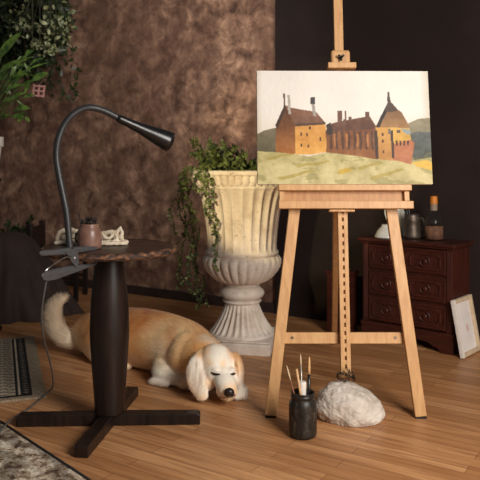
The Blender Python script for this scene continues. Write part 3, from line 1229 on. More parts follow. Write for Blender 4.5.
# cross bar behind the legs
zc = 0.319
xl = lf.x + (lt.x - lf.x) * zc / 0.93
xr = rf.x + (rt.x - rf.x) * zc / 0.93
cb = ebox('crossbar', xl - 0.012, xr + 0.012, zc - 0.0235, zc + 0.0235, -0.042, -0.019)
cbf = cb
for sx in (xl + 0.052, xr - 0.052):
    bm = bmesh.new()
    a = E(sx * 0.985, zc, 0.019)
    tube(bm, [a - Vector((0, 0.0025, 0)) + Vector((0, 0.0, 0)), a + Vector((0, 0.012, 0))], 0.0062, 14)
    s_ = obj('bolt', bm, M_steel, easel, smooth=False)
    s_.location.y = 0.036
# tray
tz0, tz1 = 0.861, 0.9635
tx0, tx1 = -0.281, 0.297
ebox('tray_back', tx0 + 0.02, tx1 - 0.03, tz0 + 0.004, tz1 - 0.004, 0.015, 0.034, M_easel_d)
ebox('tray_ledge', tx0, tx1 - 0.007, tz1 - 0.026, tz1, 0.0345, 0.075)
ebox('tray_front', tx0, tx1, tz0, tz0 + 0.033, 0.0345, 0.068)
for x in (tx0 + 0.004, tx1 - 0.036):
    ebox('tray_end', x, x + 0.022, tz0 + 0.033, tz1 - 0.026, 0.0345, 0.056)
ebox('tray_clamp', -0.062, 0.048, tz0 - 0.012, tz0 - 0.001, 0.0155, 0.05)
# top holder
ch = ebox('top_clamp', -0.040, 0.046, 1.5005, 1.568, 0.013, 0.034, bev=0.012)
ebox('top_ledge', -0.058, 0.066, 1.4750, 1.500, 0.013, 0.072)
bm = bmesh.new()
kc = E(0.003, 1.536, 0.040)
tube(bm, [kc + Vector((0, 0.008, 0)), kc - Vector((0, 0.012, 0))], 0.006, 10)
for a in (35, 150, 270):
    d = Vector((math.cos(math.radians(a)), 0, math.sin(math.radians(a))))
    tube(bm, [kc - Vector((0, 0.010, 0)), kc - Vector((0, 0.014, 0)) + d * 0.016], [0.0065, 0.0045], 8)
obj('wing_knob', bm, M_black, easel, smooth=True)

# ------------------------------------------------------------------ painting
th = math.atan(TILT)
PW, PH = 0.762, 0.505
pt = thing('painting', 'wide landscape painting of an old brown castle under a white sky, standing on the easel', 'painting', (EX + 0.009, 2.93 + TILT * 0.9735 - 0.052, 0.9735))
pt.rotation_euler = (-th, 0, math.radians(1.5))
bm = bmesh.new()
box(bm, (0, 0.011, PH / 2), (PW, 0.022, PH))
obj('canvas', bm, M_whitecanvas, pt, bevel=0.003)
NX, NY = 330, 224
uu, vv = np.meshgrid((np.arange(NX) + 0.0) / (NX - 1), (np.arange(NY) + 0.0) / (NY - 1))


def fbm(sx, sy, seed=0, o=4):
    out = np.zeros(uu.shape)
    r_ = np.random.default_rng(seed)
    amp, tot = 1.0, 0
    for k in range(o):
        gx, gy = int(sx * 2 ** k) + 2, int(sy * 2 ** k) + 2
        g = r_.random((gy, gx))
        X = uu * (gx - 1.001); Y = vv * (gy - 1.001)
        xi, yi = X.astype(int), Y.astype(int)
        fx, fy = X - xi, Y - yi
        fx, fy = fx * fx * (3 - 2 * fx), fy * fy * (3 - 2 * fy)
        val = (g[yi, xi] * (1 - fx) + g[yi, xi + 1] * fx) * (1 - fy) + (g[yi + 1, xi] * (1 - fx) + g[yi + 1, xi + 1] * fx) * fy
        out += amp * val
        tot += amp
        amp *= 0.55
    return out / tot


img = np.zeros(uu.shape + (3,))


def C3(*c):
    return np.array(c, float)


nA, nB, nC = fbm(5, 4, 1), fbm(14, 7, 2), fbm(40, 40, 3, 2)
img[:] = C3(240, 234, 226)
img -= (nA[..., None] - 0.5) * 14
edge = np.minimum.reduce([uu / 0.03, (1 - uu) / 0.05, np.ones_like(uu)])
img -= (1 - np.clip(edge, 0, 1))[..., None] * C3(22, 26, 34)
hz_ = np.clip((vv - 0.36) / 0.3, 0, 1)
img -= hz_[..., None] * C3(16, 20, 28)


def cx_(x):
    return (x - 42) / 410.0


def cy_(y):
    return (y - 28) / 274.0


def poly(pts, col, var=18, wob=0.004, soft=None, col2=None):
    """fill a polygon given in sketch coordinates"""
    global img
    x = uu + (nB - 0.5) * wob * 2
    y = vv + (nA - 0.5) * wob * 2
    ins = np.zeros(uu.shape, bool)
    q = [(cx_(a), cy_(b)) for a, b in pts]
    for i in range(len(q)):
        (x1, y1), (x2, y2) = q[i], q[(i + 1) % len(q)]
        if y1 == y2:
            continue
        cond = ((y1 > y) != (y2 > y)) & (x < (x2 - x1) * (y - y1) / (y2 - y1) + x1)
        ins ^= cond
    c_ = C3(*col)[None, None, :]
    if col2 is not None:
        ymin, ymax = min(b for a, b in q), max(b for a, b in q)
        tt = np.clip((y - ymin) / (ymax - ymin), 0, 1)[..., None]
        c_ = c_ * (1 - tt) + C3(*col2) * tt
    c_ = c_ + ((nB - 0.5) * 2 * var + (nC - 0.5) * var)[..., None]
    img = np.where(ins[..., None], c_, img)


# far hills
poly([(36, 184), (60, 173), (90, 166), (95, 240), (36, 240)], (124, 114, 92), 16, 0.012, None, (92, 84, 58))
poly([(375, 172), (395, 158), (425, 146), (470, 140), (470, 280), (380, 280)], (150, 140, 112), 22, 0.012, None, (92, 92, 76))
poly([(395, 185), (420, 175), (470, 180), (470, 240), (395, 250)], (92, 98, 96), 22, 0.02, None, (78, 82, 74))
# meadow
poly([(36, 222), (90, 226), (160, 236), (210, 226), (330, 240), (400, 248), (470, 236), (470, 310), (36, 310)], (192, 180, 122), 26, 0.012, None, (202, 188, 136))
gm = (vv > cy_(228)) & (nB > 0.55)
img = np.where(gm[..., None], img * 0.6 + C3(214, 200, 146) * 0.4, img)
gm = (vv > cy_(226)) & (fbm(9, 18, 9) < 0.42)
img = np.where(gm[..., None], img * 0.6 + C3(128, 120, 66) * 0.4, img)
for (x0, y0, x1, y1) in ((60, 238, 120, 232), (130, 258, 210, 246), (225, 272, 262, 262), (270, 262, 330, 252), (90, 285, 170, 270), (300, 285, 380, 268)):
    poly([(x0, y0), (x1, y1 - 3), (x1 + 6, y1 + 2), (x0 + 8, y0 + 6)], (178, 160, 88), 22, 0.02)
poly([(228, 268), (250, 262), (262, 270), (240, 277)], (200, 168, 66), 14, 0.015)
poly([(405, 252), (440, 245), (462, 256), (462, 272), (420, 262)], (218, 178, 74), 16, 0.01)
# left house
poly([(104, 84), (109, 84), (109, 122), (105, 122)], (112, 86, 66), 12, 0.001)
poly([(85, 226), (86, 160), (108, 112), (131, 160), (132, 231)], (80, 48, 30), 16, 0.004, None, (168, 104, 44))
poly([(84, 162), (108, 110), (112, 116), (90, 168)], (66, 44, 34), 8, 0.002)
poly([(108, 112), (120, 118), (182, 128), (204, 156), (131, 161)], (134, 92, 68), 20, 0.004, None, (112, 76, 58))
poly([(131, 160), (204, 155), (204, 226), (165, 232), (131, 231)], (206, 146, 72), 22, 0.003, None, (232, 172, 86))
poly([(131, 158), (204, 154), (204, 159), (131, 164)], (84, 60, 46), 8, 0.001)
poly([(114, 88), (120, 87), (122, 134), (116, 134)], (176, 168, 156), 12, 0.001)
poly([(170, 104), (178, 103), (182, 140), (175, 138)], (158, 150, 144), 14, 0.001)
poly([(169, 93), (180, 92), (180, 110), (169, 110)], (70, 66, 66), 10, 0.002)
for x, y, h in ((143, 178, 9), (143, 205, 8), (157, 180, 9), (160, 208, 8), (188, 190, 10), (164, 164, 7)):
    poly([(x, y), (x + 4, y), (x + 4, y + h), (x, y + h)], (86, 52, 32), 8, 0.001)
# middle wing
poly([(202, 178), (214, 158), (236, 152), (308, 138), (324, 164), (324, 180), (204, 186)], (106, 66, 46), 22, 0.004, None, (84, 52, 38))
poly([(203, 178), (322, 170), (324, 244), (280, 236), (204, 226)], (122, 74, 42), 18, 0.003, None, (146, 90, 46))
for x in (212, 226, 240, 254, 268, 282, 296, 310):
    poly([(x, 176), (x + 6, 175), (x + 6, 222), (x, 218)], (88, 54, 35), 14, 0.006)
for x in (222, 250, 276, 300):
    poly([(x, 182), (x + 5, 182), (x + 4, 214), (x, 212)], (176, 116, 62), 12, 0.003)
for x0, y0, x1, y1 in ((233, 126, 243, 156), (250, 126, 254, 150), (258, 140, 266, 152), (298, 128, 308, 148), (246, 146, 252, 160)):
    poly([(x0, y0), (x1, y0), (x1, y1), (x0, y1)], (108, 76, 60), 14, 0.002)
poly([(205, 160), (216, 154), (222, 182), (206, 186)], (58, 42, 36), 8, 0.004)
# right tower
poly([(320, 168), (352, 112), (357, 108), (384, 128), (404, 166), (340, 170)], (130, 98, 72), 18, 0.003, None, (158, 116, 72))
poly([(318, 178), (334, 140), (354, 104), (352, 124), (338, 150), (328, 178)], (44, 36, 34), 8, 0.003)
poly([(344, 124), (356, 98), (376, 122), (372, 127), (350, 128)], (82, 66, 58), 10, 0.002)
poly([(352, 96), (353, 80), (357, 78), (359, 96), (361, 104), (351, 104)], (82, 72, 66), 8, 0.001)
poly([(322, 166), (366, 166), (366, 247), (330, 244), (323, 242)], (204, 152, 76), 18, 0.002, None, (190, 136, 76))
poly([(318, 176), (326, 172), (327, 243), (319, 240)], (66, 44, 32), 8, 0.002)
poly([(357, 166), (402, 168), (405, 200), (366, 210), (358, 212)], (216, 170, 84), 22, 0.003)
poly([(362, 206), (404, 196), (412, 204), (404, 256), (360, 244)], (188, 118, 78), 18, 0.004, None, (178, 112, 76))
poly([(357, 176), (363, 172), (364, 242), (358, 240)], (72, 48, 38), 8, 0.002)
for x in (368, 377, 386, 395):
    poly([(x, 198), (x + 5, 198), (x + 4, 210), (x + 1, 211)], (74, 44, 30), 10, 0.002)
poly([(380, 168), (404, 172), (403, 184), (392, 182)], (150, 160, 158), 12, 0.004)
poly([(372, 172), (380, 172), (380, 180), (372, 180)], (96, 80, 70), 8, 0.002)
for y in (180, 196, 222):
    poly([(336, y), (340, y), (340, y + 7), (336, y + 7)], (92, 58, 34), 8, 0.001)
poly([(352, 170), (358, 170), (358, 182), (352, 182)], (110, 104, 100), 8, 0.001)
img = np.clip(img * 0.93, 0, 255)
imp = (fbm(60, 30, 21, 2) - 0.5) * 0.0008
xs = (uu - 0.5) * (PW - 0.003)
zs_ = PH * (1 - vv) * 0.997 + 0.0008
V = np.stack([xs, -0.0022 + imp, zs_], -1).reshape(-1, 3)
idx = np.arange(NX * NY).reshape(NY, NX)
q = np.stack([idx[1:, :-1], idx[1:, 1:], idx[:-1, 1:], idx[:-1, :-1]], -1).reshape(-1, 4)
ps = obj('painted_surface', (V.tolist(), q.tolist()), attr_mat('oil paint', 0.55, 0, 0, 0.3), pt, smooth=True)
set_pigment(ps, npsrgb(img.reshape(-1, 3)))

# ------------------------------------------------------------------ rock with chain
rk0 = P(350.5, 405, 2.925)
rock = thing('rock', 'pale rough rock on the floor under the easel mast', 'rock', (rk0.x, 2.925, 0))
bm = bmesh.new()
bmesh.ops.create_icosphere(bm, subdivisions=6, radius=1)
for v_ in bm.verts:
    d = v_.co.copy()
    r = 1 + 0.10 * noise.noise(d * 1.6 + Vector((3, 1, 2))) + 0.05 * noise.noise(d * 4 + Vector((9, 1, 2))) + 0.03 * noise.noise(d * 10)
    p = d * r
    zz = (p.z + 1) / 2
    x = p.x * 0.136
    y = p.y * 0.115
    # peak stands left of centre; right side slopes off
    x += -0.028 * max(0, zz - 0.35)
    top = 0.155 - 0.20 * max(0.0, x + 0.02) * (1.0 if zz > 0.4 else 0.4)
    z = max(0.001, (zz - 0.30) / 0.70 * top)
    if zz < 0.3:
        x *= 0.94 + 0.06 * zz / 0.3
    v_.co = Vector((x, y, z))
obj('stone', bm, M_rock, rock, smooth=True)
bm = bmesh.new()
ci = bmesh.new()


def link(bm, c, axis1, axis2, a=0.0085, b=0.005, r=0.0014):
    pts = [c + axis1 * a * math.cos(2 * PI * k / 12) + axis2 * b * math.sin(2 * PI * k / 12) for k in range(13)]
    tube(bm, pts, r, 6)


chn = thing('chain', 'small dark chain looped round the foot of the easel mast above the pale rock', 'chain', (EX - 0.004, 2.955, 0.165))
cpts = [(-0.030, -0.022, 0.0), (-0.034, -0.026, 0.012), (-0.026, -0.032, 0.024), (-0.006, -0.036, 0.02), (0.012, -0.036, 0.012), (0.028, -0.033, 0.006), (0.036, -0.026, -0.004), (0.03, -0.03, 0.018), (0.012, -0.037, 0.032), (0.006, -0.036, -0.004), (-0.02, -0.033, -0.002), (0.002, -0.037, 0.044), (0.022, -0.034, 0.004)]
cc_ = spline(cpts, 2)
for i in range(len(cc_) - 1):
    lb = bmesh.new()
    ax = (cc_[i + 1] - cc_[i]).normalized()
    o_ = ax.orthogonal().normalized()
    if i % 2:
        o_ = ax.cross(o_)
    link(lb, cc_[i], ax, o_)
    obj('link', lb, M_chain, chn, smooth=True)

# ------------------------------------------------------------------ jar of brushes on the floor
jD = 2.735
j0 = P(302.8, 400, jD)
t = NT('paint smeared dark glass jar')
v = t.coord('Object', (1, 1, 0.5))
n1 = t.noise(v, 45, 6, 0.7, 0.6)
c = t.ramp(n1, [(0.35, srgb(22, 19, 17)), (0.55, srgb(44, 38, 33)), (0.66, srgb(80, 70, 60)), (0.78, srgb(118, 104, 88))])
t.base(c)
t.rough(0.42)
t.b.inputs['Specular IOR Level'].default_value = 0.35
M_jar = t.m
jar = thing('brush_jar', 'dark paint-stained jar of brushes on the floor in front of the easel', 'jar', (j0.x, jD, 0.001))
s = jD / F
bm = bmesh.new()
pr = [(11, 0), (13.2, 0.8), (13.9, 2.5), (14, 5), (14, 30), (13.6, 33.5), (12.4, 36), (11.6, 37.5), (11.6, 39), (12.2, 39.6), (12.2, 41), (11.6, 41.6), (11.6, 43), (12, 43.8), (11.2, 44.2), (10.2, 43), (10.2, 20), (3, 19.5)]
lathe(bm, [(r * s, z * s) for r, z in pr], 40)
obj('glass', bm, M_jar, jar, smooth=True)
jo = Vector(jar.location)


def brush(name, label, cat, a, b, ra, rb, mat, tip=None, tipmat=None, tl=0.25):
    """rod from a (bottom) to b (top), world coordinates"""
    a, b = Vector(a), Vector(b)
    t_ = thing(name, label, cat, a)
    bm = bmesh.new()
    end = (b - a) * (1 - tl) if tip else (b - a)
    tube(bm, [Vector(), end * 0.5, end], [ra, (ra + rb) / 2, rb], 10)
    obj('handle', bm, mat, t_, smooth=True)
    if tip:
        bm = bmesh.new()
        d = (b - a)
        tube(bm, [end, end.lerp(d, 0.35), end.lerp(d, 0.75), d], [rb * 1.0, rb * tip, rb * tip * 0.8, rb * 0.25], 10)
        obj('tip', bm, tipmat, t_, smooth=True)
    return t_


M_rod = plain('bare wood handle', srgb(216, 172, 122), 0.5)
M_rodd = plain('varnished handle', srgb(140, 84, 50), 0.4)
M_blk = plain('black lacquer', srgb(20, 18, 18), 0.3)
M_sil = plain('brushed ferrule', srgb(196, 192, 186), 0.35, None, 30, 0, 0.6)
M_brist = plain('pale bristle', srgb(222, 196, 160), 0.8)
bz = jo.z + 20.5 * s


def jp(px, py, dd):
    return P(px, py, jD + dd)


G = 'brushes in the floor jar'
ax_ = Vector((j0.x, jD, 0))
brush('paintbrush', 'thin brown paintbrush leaning left, leftmost in the dark floor jar', 'paintbrush', (j0.x - 0.012, jD - 0.005, bz), jp(286.5, 365, -0.02), 0.0026, 0.0026, M_rodd, 1.2, M_brist, 0.3)
brush('wooden_stick', 'bare pale wooden brush handle standing second from left in the dark floor jar', 'paintbrush', (j0.x + 0.004, jD - 0.022, bz), jp(296.5, 369, -0.035), 0.0042, 0.0048, M_rod)
brush('paintbrush', 'slim silver white paintbrush, tallest in the dark floor jar', 'paintbrush', (j0.x + 0.002, jD + 0.020, bz), jp(300.5, 354, 0.022), 0.0030, 0.0028, M_sil, 1.15, M_brist, 0.2)
brush('paintbrush', 'black handled paintbrush with pale tip, rightmost in the dark floor jar', 'paintbrush', (j0.x + 0.022, jD + 0.004, bz), jp(309.3, 356.5, 0.0), 0.0055, 0.0058, M_blk, 0.95, M_rod, 0.30)
pt_ = thing('paint_tube', 'white stubby tube among the brushes in the dark floor jar', 'tube', (j0.x - 0.002, jD - 0.0005, bz))
bm = bmesh.new()
hgt = P(0, 381.5, jD).z - bz
tube(bm, [Vector((0, 0, 0)), Vector((0.001, 0, hgt * 0.96)), Vector((0.001, 0, hgt))], [0.0135, 0.0145, 0.0135], 20)
obj('tube_body', bm, M_whitecanvas, pt_, smooth=False)

# ------------------------------------------------------------------ chest of drawers
A0 = Vector((1.180, 3.84, 0))
CW, CDp, CHt = 0.62, 0.275, 0.615
yawc = math.radians(-40.5)
chest = thing('chest_of_drawers', 'small dark mahogany chest of three carved drawers against the black wall', 'chest of drawers', A0, yawc)
# local: x along the front to the right (0 at the front right corner, negative to the left), y to the back, z up
ov = 0.028


def cbox(name, x0, x1, y0, y1, z0, z1, mat, parent=chest, bev=0.003):
    bm = bmesh.new()
    box(bm, ((x0 + x1) / 2, (y0 + y1) / 2, (z0 + z1) / 2), (x1 - x0, y1 - y0, z1 - z0))
    return obj(name, bm, mat, parent, bevel=bev)


bm = bmesh.new()
box(bm, (-CW / 2, CDp / 2, CHt - 0.010), (CW, CDp, 0.020))
box(bm, (-CW / 2, CDp / 2 + 0.004, CHt - 0.026), (CW - 0.022, CDp - 0.012, 0.012))
obj('top', bm, M_chest, chest, bevel=0.006)
bx0, bx1, by0, by1 = -CW + ov, -ov, ov, CDp - 0.006
zb, zt_ = 0.115, CHt - 0.032
cbox('carcass', bx0, bx1, by0 + 0.012, by1, zb, zt_, M_chestv)
for x0, x1 in ((bx0 - 0.002, bx0 + 0.034), (bx1 - 0.034, bx1 + 0.002)):
    bm = bmesh.new()
    box(bm, ((x0 + x1) / 2, by0 + 0.011, (zb + zt_) / 2), (x1 - x0, 0.026, zt_ - zb - 0.001))
    for k in range(3):
        xx = x0 + (x1 - x0) * (0.25 + 0.25 * k)
        tube(bm, [(xx, by0 - 0.002, zb + 0.02), (xx, by0 - 0.002, zt_ - 0.02)], 0.003, 8)
    obj('pilaster', bm, M_chestv, chest, bevel=0.002)
# plinth with scrolled apron
cbox('base_moulding', bx0 - 0.012, bx1 + 0.012, by0 - 0.012, by1, zb - 0.022, zb - 0.0005, M_chest)


def apron(L, nm, M4):
    bm = bmesh.new()
    n = 60
    zt2 = zb - 0.0225
    ups, lows = [], []
    for i in range(n + 1):
        x = i / n * L
        e = min(x, L - x)
        zl = np.interp(e, [0, 0.075, 0.085, 0.1, 0.115, 0.15, 0.2], [0.001, 0.001, 0.018, 0.028, 0.03, 0.05, 0.055])
        ups.append((x, zt2)); lows.append((x, zl))
    F_ = []
    for y in (0, 0.018):
        F_.append([[bm.verts.new(M4 @ Vector((x, y, z))) for x, z in ups], [bm.verts.new(M4 @ Vector((x, y, z))) for x, z in lows]])
    for i in range(n):
        for sd_ in F_:
            bm.faces.new((sd_[0][i], sd_[0][i + 1], sd_[1][i + 1], sd_[1][i]))
        for k in (0, 1):
            bm.faces.new((F_[0][k][i], F_[0][k][i + 1], F_[1][k][i + 1], F_[1][k][i]))
    for i in (0, n):
        bm.faces.new((F_[0][0][i], F_[0][1][i], F_[1][1][i], F_[1][0][i]))
    obj(nm, bm, M_chest, chest)


apron(bx1 - bx0 + 0.016, 'apron', Matrix.Translation((bx0 - 0.008, by0 - 0.008, 0)))
apron(by1 - by0 - 0.012, 'side_apron', Matrix.Translation((bx1 + 0.008, by0 + 0.0105, 0)) @ Matrix.Rotation(PI / 2, 4, 'Z'))
# drawers
dx0, dx1 = bx0 + 0.038, bx1 - 0.038
dh = (zt_ - zb) / 3


def ring(bm, pts, r):
    tube(bm, pts + [pts[0], pts[1]], r, 6)


for k in range(3):
    z0 = zb + k * dh + 0.008
    z1 = zb + (k + 1) * dh - 0.008
    dr = cbox('drawer', dx0, dx1, by0 - 0.004, by0 + 0.0115, z0, z1, M_chest)
    zc_ = (z0 + z1) / 2
    bm = bmesh.new()
    m_ = 0.010
    ring(bm, [Vector((dx0 + m_, by0 - 0.005, z0 + m_)), Vector((dx1 - m_, by0 - 0.005, z0 + m_)), Vector((dx1 - m_, by0 - 0.005, z1 - m_)), Vector((dx0 + m_, by0 - 0.005, z1 - m_))], 0.005)
    obj('drawer_moulding', bm, M_chestv, dr)
    W_ = dx1 - dx0
    for fx in (0.25, 0.75):
        xc = dx0 + W_ * fx
        # raised notched panel with a stepped outline
        bm = bmesh.new()
        hw, hh, nn = W_ * 0.185, (z1 - z0) * 0.30, 0.014
        outl = [(-hw + nn, -hh), (hw - nn, -hh), (hw - nn, -hh + nn), (hw, -hh + nn), (hw, hh - nn), (hw - nn, hh - nn), (hw - nn, hh), (-hw + nn, hh), (-hw + nn, hh - nn), (-hw, hh - nn), (-hw, -hh + nn), (-hw + nn, -hh + nn)]
        ring(bm, [Vector((xc + a, by0 - 0.006, zc_ + b)) for a, b in outl], 0.0065)
        box(bm, (xc, by0 - 0.006, zc_), (hw * 1.1, 0.006, hh * 1.1))
        obj('raised_panel', bm, M_chestv, dr, bevel=0.0)
        # round boss with a raised ring and a curved pull
        bm = bmesh.new()
        ring(bm, [Vector((xc + 0.030 * math.cos(2 * PI * q_ / 20), by0 - 0.011, zc_ + 0.030 * math.sin(2 * PI * q_ / 20))) for q_ in range(20)], 0.0048)
        obj('ring_moulding', bm, M_chest, dr, smooth=True)
        bm = bmesh.new()
        lathe(bm, [(0.016, 0.0), (0.016, 0.005), (0.012, 0.009), (0.005, 0.011)], 18, c=(xc, by0 - 0.008, zc_), M=Matrix.Rotation(PI / 2, 3, 'X'))
        obj('knob', bm, M_chest, dr, smooth=True)

# ------------------------------------------------------------------ things on the chest
ctz = CHt + 0.001
s = 4.08 / F
bot = thing('bottle', 'clear round-shouldered bottle with orange cap and brown label on the mahogany chest', 'bottle', (P(433.8, 240, 4.08).x, 4.08, ctz))
t = NT('clear bottle glass')
t.base((0.92, 0.94, 0.93, 1))
t.rough(0.05)
t.b.inputs['Transmission Weight'].default_value = 1.0
t.b.inputs['IOR'].default_value = 1.3
M_glass = t.m
bm = bmesh.new()
pr = [(6, 0), (8.3, 0.5), (8.8, 1.5), (8.8, 17), (8.4, 20), (7, 23.5), (4.6, 26.5), (3.5, 28.5), (3.1, 31), (3.0, 35), (3.3, 35.4), (2.4, 35.6), (2.4, 29), (3.8, 26), (6.2, 23), (7.7, 19.5), (8.1, 17), (8.1, 2), (2, 1.5)]
lathe(bm, [(r * s, z * s) for r, z in pr], 36)
obj('glass', bm, M_glass, bot, smooth=True)
bm = bmesh.new()
lathe(bm, [(8.9 * s, 1.2 * s), (9.05 * s, 1.2 * s), (9.05 * s, 14.5 * s), (8.9 * s, 14.5 * s)], 36, cap=False)
obj('bottle_label', bm, plain('brown paper label', srgb(122, 84, 62), 0.8, srgb(88, 58, 44), 40), bot, smooth=True)
bm = bmesh.new()
lathe(bm, [(3.5 * s, 29.5 * s), (3.6 * s, 30 * s), (3.6 * s, 36.5 * s)], 24, cap=False)
obj('neck_wrap', bm, plain('pale neck wrap', srgb(150, 130, 112), 0.5), bot, smooth=True)
bm = bmesh.new()
lathe(bm, [(3.7 * s, 36 * s), (3.75 * s, 36.4 * s), (3.5 * s, 43 * s), (2.9 * s, 43.8 * s)], 24)
obj('cap', bm, plain('orange cap', srgb(226, 140, 44), 0.45, srgb(200, 116, 36), 40), bot, smooth=False)
bm = bmesh.new()
lathe(bm, [(7 * s, 2.2 * s), (7.8 * s, 2.6 * s), (7.8 * s, 14 * s), (1 * s, 14.1 * s)], 30)
obj('liquid', bm, plain('amber liquid', srgb(96, 58, 34), 0.2), bot, smooth=True)

s = 4.16 / F
tin = thing('tin_mug', 'old dull tin mug holding two dark brushes on the mahogany chest', 'mug', (P(412, 240, 4.16).x, 4.16, ctz))
bm = bmesh.new()
pr = [(6, 0), (8.4, 0.6), (9, 2), (8.9, 4), (8.6, 12), (8.2, 18), (8.4, 19), (7.8, 20.5), (7.0, 22.5), (7.4, 24.5), (6.6, 24.6), (6.2, 22), (6.8, 12), (2, 4)]
lathe(bm, [(r * s, z * s) for r, z in pr], 36)
obj('body', bm, M_tin, tin, smooth=True)
bm = bmesh.new()
tube(bm, spline([Vector((0.5, -7, 21)) * s, Vector((0.5, -10.5, 20)) * s, Vector((0.5, -11.5, 14)) * s, Vector((0.5, -9, 8)) * s], 5), 0.004, 8)
hdl = obj('handle', bm, M_tin, tin, smooth=True)
hdl.rotation_euler.z = math.radians(60)
to = Vector(tin.location)
brush('paintbrush', 'thick black brush leaning left in the tin mug on the chest', 'paintbrush', to + Vector((1.6, 0.2, 7.5)) * s, P(403.8, 204, 4.15), 0.004, 0.007, M_blk)
brush('paintbrush', 'upright black brush, right of the leaning one in the tin mug on the chest', 'paintbrush', to + Vector((-1.2, 2.4, 9)) * s, P(408.3, 203, 4.165), 0.0035, 0.006, M_blk)

s = 4.3 / F
jug = thing('enamel_jug', 'tall white enamel jug behind the tin mug on the mahogany chest', 'jug', (P(397.5, 238, 4.31).x, 4.31, ctz))
bm = bmesh.new()
pr = [(5.5, 0), (6.6, 0.6), (7, 3), (7.2, 12), (7.0, 19), (6.6, 21.5), (7.2, 22.5), (7.2, 24), (6.4, 25), (6.4, 31), (6.9, 32.5), (6.2, 32.8), (5.7, 31), (5.7, 25), (5.5, 10), (2, 8)]
lathe(bm, [(r * s, z * s) for r, z in pr], 36)
obj('body', bm, M_enamel, jug, smooth=True)
bm = bmesh.new()
tube(bm, spline([Vector((-6.2, 0, 27)) * s, Vector((-10.5, 0, 28)) * s, Vector((-12.2, 0, 24)) * s, Vector((-10.5, 0, 17)) * s, Vector((-7.0, 0, 12)) * s], 5), 0.0065, 8)
obj('handle', bm, M_enamel, jug, smooth=True)
s = 4.22 / F
bowl = thing('enamel_bowl', 'white enamel bowl upside down on the left of the mahogany chest top', 'bowl', (P(386.5, 238, 4.22).x, 4.22, ctz))
bm = bmesh.new()
pr = [(11.2, 0), (11.9, 0.3), (11.8, 1.2), (11, 3), (10, 5), (8.6, 7.4), (7.2, 9), (5.2, 10.6), (4.8, 12.6), (4.3, 13.0), (1, 12.4)]
lathe(bm, [(r * s, z * s) for r, z in pr], 40)
obj('shell', bm, M_enamel, bowl, smooth=True)

# ------------------------------------------------------------------ small canvas leaning on the chest
bl = Vector((1.197, 3.80, 0.0))
sdir = Vector((-math.sin(yawc), math.cos(yawc), 0))       # towards the back along the chest's right side
odir = Vector((math.cos(yawc), math.sin(yawc), 0))        # outwards from the right side
lean = thing('stretched_canvas', 'small white stretched canvas leaning back-to-front on the right side of the chest', 'canvas')
fh, fw = 0.312, 0.245
la = math.radians(10.5)
upd = (Vector((0, 0, math.cos(la))) - odir * math.sin(la))
nrm = sdir.cross(upd)
if nrm.dot(odir) < 0:
    nrm = -nrm
Ml = Matrix((sdir, nrm, upd)).transposed().to_4x4()
lean.matrix_world = Matrix.Translation(bl + odir * 0.012 + Vector((0, 0, 0.005))) @ Ml
fr = 0.021
for nm, x0, x1, z0, z1 in (('stretcher_bar', 0, fr, 0, fh), ('stretcher_bar', fw - fr, fw, 0, fh), ('stretcher_bar', fr, fw - fr, 0, fr), ('stretcher_bar', fr, fw - fr, fh - fr, fh)):
    bm = bmesh.new()
    box(bm, ((x0 + x1) / 2, 0, (z0 + z1) / 2), (x1 - x0, 0.016, z1 - z0))
    ob_ = obj(nm, bm, M_whitecanvas if x1 - x0 < 0.03 and x0 == 0 else plain('pale stretcher wood', srgb(214, 190, 158), 0.7), lean, bevel=0.0015)
t = NT('back of primed linen')
v = t.coord('Object')
n1 = t.noise(v, 8, 3)
gd = t.n('ShaderNodeTexGradient', gradient_type='SPHERICAL')
mp = t.n('ShaderNodeMapping')
mp.inputs['Location'].default_value = (-0.145 / 0.022, 0, -0.14 / 0.035)
mp.inputs['Scale'].default_value = (1 / 0.022, 1, 1 / 0.035)
tc = t.n('ShaderNodeTexCoord')
t.l(tc.outputs['Object'], mp.inputs['Vector'])
t.l(mp.outputs['Vector'], gd.inputs['Vector'])
c = t.ramp(n1, [(0.3, srgb(220, 210, 206)), (0.7, srgb(236, 228, 222))])
c = t.mix(t.ramp(gd.outputs['Fac'], [(0.1, (0, 0, 0, 1)), (0.6, (0.6, 0.6, 0.6, 1))]), c, srgb(200, 140, 128))
t.base(c)
t.rough(0.9)
bm = bmesh.new()
box(bm, (fw / 2, -0.0105, fh / 2), (fw, 0.004, fh))
obj('linen', bm, t.m, lean)

# ------------------------------------------------------------------ dark low box left of the chest
lb0 = P(355.5, 331, 4.36)
lb_ = thing('wooden_box', 'low dark brown wooden box tucked against the left side of the chest', 'box', (0.672, 4.30, 0), yawc)
bm = bmesh.new()
box(bm, (-0.085, 0.05, 0.185), (0.15, 0.12, 0.37))
obj('body', bm, M_chest, lb_, bevel=0.004)
bm = bmesh.new()
box(bm, (-0.085, 0.05, 0.380), (0.162, 0.13, 0.018))
obj('lid', bm, M_chest, lb_, bevel=0.004)

# ------------------------------------------------------------------ rugs
# striped rug on the left
rw, rl = 0.95, 1.16
rc = Vector(((46.5 - 240) * floorD(398.5) / F, floorD(398.5), 0))       # near right corner
ang = math.radians(-71 + 90)
rug = obj('striped_rug', bmesh.new(), None)
NXr, NYr = 300, 230
ug, vg = np.meshgrid(np.linspace(0, rw, NXr), np.linspace(0, rl, NYr))   # ug: distance from right edge, vg: from near edge
rr_ = np.random.default_rng(5)
Cd, Cb, Cm, Ce = C3(40, 39, 40), C3(186, 170, 148), C3(112, 102, 92), C3(146, 130, 110)
im = np.zeros(ug.shape + (3,))
im[:] = Ce
d_e = np.minimum.reduce([ug, vg, rl - vg])


def band(a, b):
    return (ug >= a) & (ug < b)


